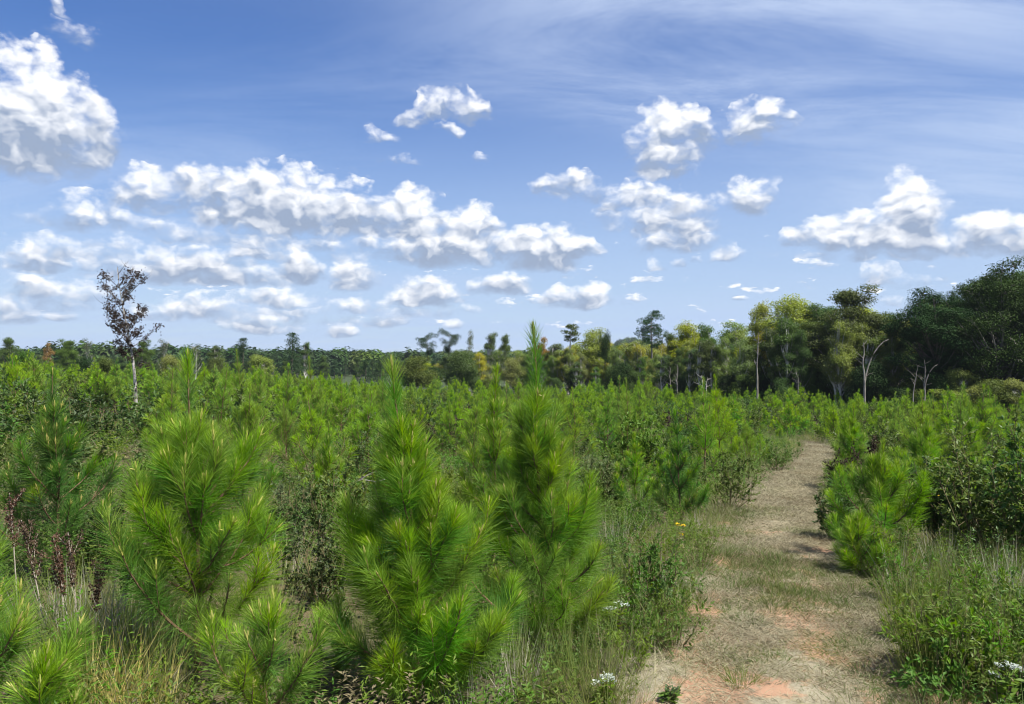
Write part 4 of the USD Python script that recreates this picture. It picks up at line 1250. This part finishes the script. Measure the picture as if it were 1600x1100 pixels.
q = np.random.default_rng(701)
NAMED = [   # kind, column, top row, half width, distance, label
    ('oak_wide', 1560, 409, 92, 66, 'tallest dark oak of the forest edge, at the right of the picture'),
    ('oak', 1452, 452, 74, 68, 'dark rounded oak left of the tallest one at the right'),
    ('oak', 1660, 440, 90, 64, 'dark oak cut off by the right edge behind the reddening shrub'),
    ('mid', 1332, 450, 66, 75, 'large green rounded tree with a forked pale trunk, left of the dark oaks'),
    ('mid', 1390, 492, 42, 78, 'smaller green tree in the gap between the large rounded tree and the dark oaks'),
    ('yellow', 1232, 464, 50, 84, 'tall yellowing tree with a pale straight trunk'),
    ('yellow', 1190, 474, 26, 86, 'narrow yellowing tree at the left shoulder of the tall yellowing one'),
    ('mid', 1270, 500, 44, 80, 'olive brown tree between the yellowing tree and the large green one'),
    ('light', 1145, 505, 34, 92, 'pale thin tree right of the yellow and brown pair'),
    ('mid_thin', 1102, 508, 22, 95, 'brownish green narrow tree with white lower trunks'),
    ('yellow', 1075, 504, 30, 98, 'yellow topped tree left of the brownish narrow one'),
    ('light', 1160, 516, 24, 90, 'pale leafy tree next to the narrow yellowing one'),
    ('tall_pine', 1018, 488, 20, 100, 'tall dark pine standing out above the middle of the forest edge'),
    ('mid_thin', 1048, 520, 16, 99, 'thin reddish brown tree right of the tall dark pine'),
    ('yellow_round', 928, 516, 36, 112, 'rounded bright yellow green tree behind a dark one'),
    ('low_dark', 946, 524, 17, 106, 'dark round headed tree in front of the bright yellow green one'),
    ('light', 990, 534, 34, 110, 'pale yellow green tree between the round headed one and the tall dark pine'),
    ('ball_pine', 893, 507, 13, 108, 'slender tree with a small round crown on a long bare trunk'),
    ('orange', 848, 528, 13, 116, 'small orange tree just right of the tallest sapling tip'),
    ('light', 872, 548, 20, 114, 'pale tree between the orange one and the slender round crowned one'),
    ('flat_pine', 668, 526, 16, 165, 'left one of two flat topped pines rising above the far woods'),
    ('flat_pine', 702, 521, 16, 165, 'right one of two flat topped pines rising above the far woods'),
    ('grey', 734, 518, 12, 150, 'thin wispy grey tree right of the two flat topped pines'),
    ('mid_thin', 768, 521, 14, 145, 'twin topped greyish tree left of the tallest sapling tip'),
    ('mid_thin', 790, 524, 12, 140, 'brownish tree beside the twin topped one'),
    ('light', 812, 548, 22, 130, 'pale green tree left of the tallest sapling tip'),
    ('spire', 380, 528, 17, 120, 'small dark spire shaped pine on the skyline between the dead tree and the centre saplings'),
    ('spire', 455, 520, 22, 125, 'larger dark spire shaped pine on the left skyline'),
    ('orange', 75, 536, 9, 120, 'small orange yellow tree on the skyline left of the dead tree'),
    ('mid', 14, 528, 18, 150, 'dark rounded tree on the skyline at the left edge'),
    ('grey', 138, 530, 14, 140, 'thin greyish tree on the skyline left of the dead tree'),
    ('mid', 105, 531, 22, 145, 'broad green tree on the skyline just left of the dead tree'),
    ('grey', 258, 531, 16, 140, 'thin grey green tree on the skyline right of the dead tree'),
    ('mid', 225, 532, 18, 150, 'green tree on the skyline directly behind the dead tree'),
    ('grey', 305, 538, 14, 120, 'thin pale trunked tree on the skyline above the open left sapling'),
    ('mid_thin', 336, 540, 13, 130, 'rounded green tree on the skyline right of the open left sapling tip'),
    ('low', 40, 552, 30, 62, 'low green tree at the left edge in front of the far skyline'),
    ('low', 165, 562, 26, 55, 'low green tree just left of the dead tree'),
    ('low_light', 268, 556, 24, 60, 'low pale tree just right of the dead tree'),
    ('low_dark', 130, 560, 22, 66, 'low dark tree on the skyline left of the dead tree'),
    ('low_light', 408, 556, 26, 100, 'pale olive tree below the skyline between the two spire shaped pines'),
    ('low', 335, 560, 20, 95, 'low green tree below the skyline right of the open left sapling tip'),
    ('mid_thin', 478, 535, 10, 130, 'thin dark tree next to the larger spire shaped pine'),
    ('low', 650, 560, 36, 120, 'olive tree left of the two flat topped pines, below them'),
    ('low', 720, 552, 36, 118, 'dark green tree below the wispy grey one'),
    ('low_light', 800, 560, 24, 112, 'pale green bushy tree at the foot of the twin topped one'),
]
for kind, px, top, half, d, text in NAMED:
    tree_px(kind, px, top, half, d, text, rz=q.uniform(0, 6.28))

# bare limbs and pale trunks that show in front of the leaves
def pale_trunk(label, px, base_d, top, lean, fork=None, r0=.11):
    p = at_distance(px, base_d)
    h = height_to(top, p)
    t = thing('bare_trunk', label, 'tree trunk', p - [0, 0, .1])
    bark = M['bark_pale' if 'white stems' in label else 'bark_grey']
    mb = MB()
    k = np.linspace(0, 1, 8)[:, None]
    w = np.random.default_rng(int(px))
    path = np.hstack([lean * h * k ** 1.5, 0 * k, h * k]) + w.normal(size=(8, 3)) * np.array([.06, .06, 0]) * k
    mb.tube(path, np.linspace(r0, r0 * .22, 8), 7)
    for f in w.uniform(.45, .98, 7):
        P, _ = along(path, np.array([f]))
        az = w.uniform(0, 6.28)
        e = P[0] + np.array([math.cos(az), math.sin(az), w.uniform(.2, 1.1)]) * w.uniform(.3, 1.0)
        mb.tube([P[0], (P[0] + e) / 2 + w.normal(size=3) * .05, e], [r0 * .25, r0 * .16, r0 * .06], 4)
    part(t, 'trunk', mb, bark, smooth=True)
    if fork:
        fb = MB()
        f0, dx, ht = fork
        P, _ = along(path, np.array([f0]))
        kk = np.linspace(0, 1, 8)[:, None]
        fb.tube(np.hstack([P[0, 0] + dx * kk ** 1.6 * 1.0, P[0, 1] - .3 * kk, P[0, 2] + ht * (1 - (1 - kk) ** 1.5)]), np.linspace(r0 * .6, r0 * .25, 8), 6)
        part(t, 'limb', fb, bark, smooth=True)


pale_trunk('forked pale trunk with a curved right limb in front of the large green tree', 1351, 66, 533, -.02, (.42, 2.0, 4.0), .13)
pale_trunk('straight pale trunk at the left edge of the tall yellowing tree', 1183, 74, 518, .02, None, .12)
pale_trunk('thin pale trunk below the dark oaks, left of the dark hollow', 1444, 62, 560, .03, (.5, .9, 2.0), .09)
pale_trunk('pair of white stems, the left one, under the brownish narrow tree', 1097, 84, 585, .0, None, .08)
pale_trunk('pair of white stems, the right one, under the brownish narrow tree', 1103, 84, 588, .03, None, .07)
pale_trunk('short broken grey trunk right of the tall dark pine', 1058, 87, 568, .0, None, .11)
pale_trunk('thin grey trunk under the thin reddish brown tree', 1048, 88, 572, -.02, None, .08)
pale_trunk('slanting thin trunk under the dark oaks', 1425, 63, 570, .10, None, .07)
pale_trunk('thin pale trunk in front of the olive brown tree', 1246, 71, 580, .01, None, .07)

# the forest edge: low crowns and trees that fill it
TONE = {'oak': 'dark green', 'oak_wide': 'dark green', 'mid': 'green', 'mid_thin': 'thin green', 'light': 'pale green', 'yellow': 'yellowing', 'yellow_round': 'yellowing', 'low': 'low green', 'low_dark': 'low dark', 'low_light': 'low pale', 'grey': 'greyish', 'spire': 'dark conical', 'tall_pine': 'tall pine', 'flat_pine': 'flat topped pine'}
def edge_dist(px):
    return float(np.interp(px, [560, 700, 860, 1020, 1180, 1350, 1600, 1900], [135, 122, 106, 94, 78, 70, 61, 56]))


for i in range(46):
    px = 620 + 1120 * (i + q.uniform(.1, .9)) / 46
    d = edge_dist(px) + q.uniform(-1.5, 4)
    dark = px > 1230
    kind = str(q.choice(['low_dark', 'low', 'low', 'low_light'] if dark else ['low', 'low', 'low_light', 'low_dark']))
    p = at_distance(px, d)
    where = 'under the dark oaks' if px > 1400 else 'under the large green tree' if px > 1180 else 'below the tall dark pine' if px > 860 else 'behind the tip of the tallest sapling'
    tree(kind, p - [0, 0, .1], q.uniform(2.0, 4.6), q.uniform(1.3, 2.3), '%s bushy tree at the forest foot %s' % (TONE[kind], where), '%s bushy trees at the forest foot %s' % (TONE[kind], where), q.uniform(0, 6.28))
for i in range(60):
    px = 830 + 570 * (i + q.uniform(.1, .9)) / 60
    d = edge_dist(px) + q.uniform(0, 6)
    top = np.interp(px, [830, 930, 1000, 1080, 1180, 1240, 1400], [550, 540, 545, 525, 518, 490, 500]) + q.uniform(0, 36)
    kind = str(q.choice(['light', 'mid_thin', 'light', 'yellow', 'mid'] if px < 1200 else ['mid', 'mid_thin', 'mid', 'light']))
    p = at_distance(px, d)
    hgt = max(height_to(top, p), 4.0)
    where = 'around the forked pale trunk' if px > 1200 else 'left of the yellowing trees'
    tree(kind, p - [0, 0, .1], hgt, q.uniform(.16, .22) * hgt, '%s tree of the front row %s' % (TONE[kind], where), '%s front row trees %s' % (TONE[kind], where), q.uniform(0, 6.28))
sky_px = np.array([(560, 556), (640, 552), (720, 545), (800, 545), (860, 535), (930, 528), (1010, 535), (1080, 518), (1180, 512), (1240, 480), (1330, 470), (1400, 498), (1450, 470), (1560, 425), (1800, 430)], float)
for i in range(72):
    px = 640 + 1150 * (i + q.uniform(.1, .9)) / 72
    d = edge_dist(px) + q.uniform(5, 34)
    top = np.interp(px, sky_px[:, 0], sky_px[:, 1]) + abs(q.normal()) * 10 + 2
    kind = str(q.choice(['oak', 'mid', 'oak'] if px > 1420 else ['mid', 'mid', 'mid_thin', 'yellow', 'light'] if px > 1180 else ['light', 'mid_thin', 'yellow', 'yellow', 'light', 'mid_thin']))
    p = at_distance(px, d)
    hgt = max(height_to(top, p), 3.0)
    where = 'behind the dark oaks' if px > 1400 else 'among the yellowing ones' if px > 1180 else 'around the tall dark pine' if px > 860 else 'behind the tip of the tallest sapling'
    tree(kind, p - [0, 0, .1], hgt, q.uniform(.22, .30) * max(hgt, 6), '%s tree inside the forest %s' % (TONE[kind], where), '%s trees inside the forest %s' % (TONE[kind], where), q.uniform(0, 6.28))
# the far woods along the left skyline
for i in range(72):
    px = -40 + 960 * (i + q.uniform(0, 1)) / 72
    d = q.uniform(150, 330)
    top = np.interp(px, [0, 300, 500, 640, 900], [545, 549, 549, 552, 548]) + abs(q.normal()) * 6 + np.interp(d, [150, 330], [9, 0])
    kind = str(q.choice(['mid', 'oak', 'spire', 'mid_thin', 'mid', 'flat_pine']))
    p = at_distance(px, d)
    hgt = max(height_to(top, p), 4.0)
    where = 'left of the dead tree' if px < 200 else 'right of the dead tree' if px < 600 else 'behind the centre saplings'
    tree(kind, p - [0, 0, .2], hgt, q.uniform(.20, .32) * max(hgt, 8), '%s tree of the far skyline %s' % (TONE[kind], where), '%s trees of the far woods %s' % (TONE[kind], where), q.uniform(0, 6.28))


def crown_lump(seed, n):
    q = np.random.default_rng(seed)
    mb = MB()
    u = unit(q.normal(size=(n, 3)))
    u[:, 2] = np.abs(u[:, 2]) * 1.2 - .2
    P = u * (.55 + .45 * q.random((n, 1))) * np.array([4.0, 4.0, 6.5]) * (1 + .22 * np.sin(u[:, :1] * 7 + seed) * np.cos(u[:, 1:2] * 6)) + [0, 0, 4.5]
    leaves(mb, q, P, unit(np.cross(u, q.normal(size=(n, 3)))), unit(u + [0, 0, .5] + q.normal(size=(n, 3)) * .4), 1.5, 1.0, .1)
    return mb


n = 7000
a, d = q.uniform(-.66, .66, n), 330 + 1250 * q.random(n) ** 1.1
x, y = np.sin(a) * d, np.cos(a) * d
lump = [('wood', crown_lump(801, 420), M['tree_dark']), ('wood', crown_lump(802, 420), M['tree_mid']), ('wood', crown_lump(803, 420), M['tree_pine'])]
scatter('distant_forest', lump, q.choice(3, n, p=[.45, .2, .35]), np.stack([x, y, H(x, y) - 2], -1), q.uniform(0, 6.28, n), q.uniform(.8, 1.35, n), 'dark distant woods covering the low hills at the horizon', 'woods')

# ------------------------------------------------------------------ the dead tree
def dead_tree():
    q = np.random.default_rng(901)
    p = at_distance(213, 28.0)
    h = height_to(418, p)
    t = thing('dead_tree', 'half dead slender tree with whitish trunk, bare top twigs and dead brown leaves', 'tree', p)
    tr, lf = MB(), MB()
    k = np.linspace(0, 1, 12)
    tp = np.stack([-.62 * k + .10 * np.sin(k * 5), .05 * np.sin(k * 4), h * k], -1)
    tr.tube(tp, np.interp(k, [0, .3, .7, 1], [.075, .058, .028, .007]), 8)
    part(t, 'trunk', tr, M['bark_dead'], smooth=True)
    spots = []
    for b in range(34):
        f = q.uniform(.40, .99)
        P, T = along(tp, np.array([f]))
        az = q.uniform(0, 6.28)
        L = np.interp(f, [.4, .55, .8, 1], [.75, 1.25, 1.25, .6]) * q.uniform(.6, 1.15)
        path = bough(q, P[0], az, 18 + 25 * f, 55, L, 6)
        mb = MB()
        mb.tube(path, np.linspace(.016, .004, len(path)), 4)
        for _ in range(3):
            s = q.uniform(.35, .95)
            Q, T2 = along(path, np.array([s]))
            tw = bough(q, Q[0], az + q.normal() * .9, 30, 60, L * q.uniform(.25, .5), 4)
            mb.tube(tw, np.linspace(.006, .002, len(tw)), 3)
            if f < .88 and q.random() < np.interp(f, [.4, .6, .9], [.9, .7, .35]):
                spots.append(tw[-2]); spots.append(tw[2])
        part(t, 'branch', mb, M['bark_dark'])
        if f < .9:
            for g in (.5, .8):
                if q.random() < np.interp(f, [.4, .62, .9], [.9, .7, .3]):
                    spots.append(along(path, np.array([g]))[0][0])
    for f in np.linspace(.40, .78, 26):
        P, _ = along(tp, np.array([f]))
        spots.append(P[0] + q.normal(size=3) * .14)
    for f in np.linspace(.16, .42, 8):
        P, _ = along(tp, np.array([f]))
        spots.append(P[0] + np.array([.2, 0, 0]) + q.normal(size=3) * [.2, .16, .1])
    for s in spots:
        m = int(q.integers(10, 30))
        PP = s + q.normal(size=(m, 3)) * q.uniform(.04, .09)
        leaves(lf, q, PP, unit(q.normal(size=(m, 3)) + [0, 0, -.6]), q.normal(size=(m, 3)), .085 * q.uniform(.6, 1.2, m), .05, .2)
    part(t, 'dead_leaves', lf, M['leaf_brown'])


dead_tree()

# ------------------------------------------------------------------ the air between here and the hills
def haze():
    g = Graph()
    m = g.done('/World/Looks/air', volume=g.n('principled_volume', 'volume', color=(.80, .88, 1.0), density=HAZE, anisotropy=.25))
    b = trimesh.creation.box((3900, 3900, 60))
    b.apply_translation((0, 0, 30 - 20))
    p = part(None, 'haze', (b.vertices, b.faces), m)
    put(p, 'thin bluish air that pales the far woods', 'haze', kind='stuff')


HAZE = .0001
haze()
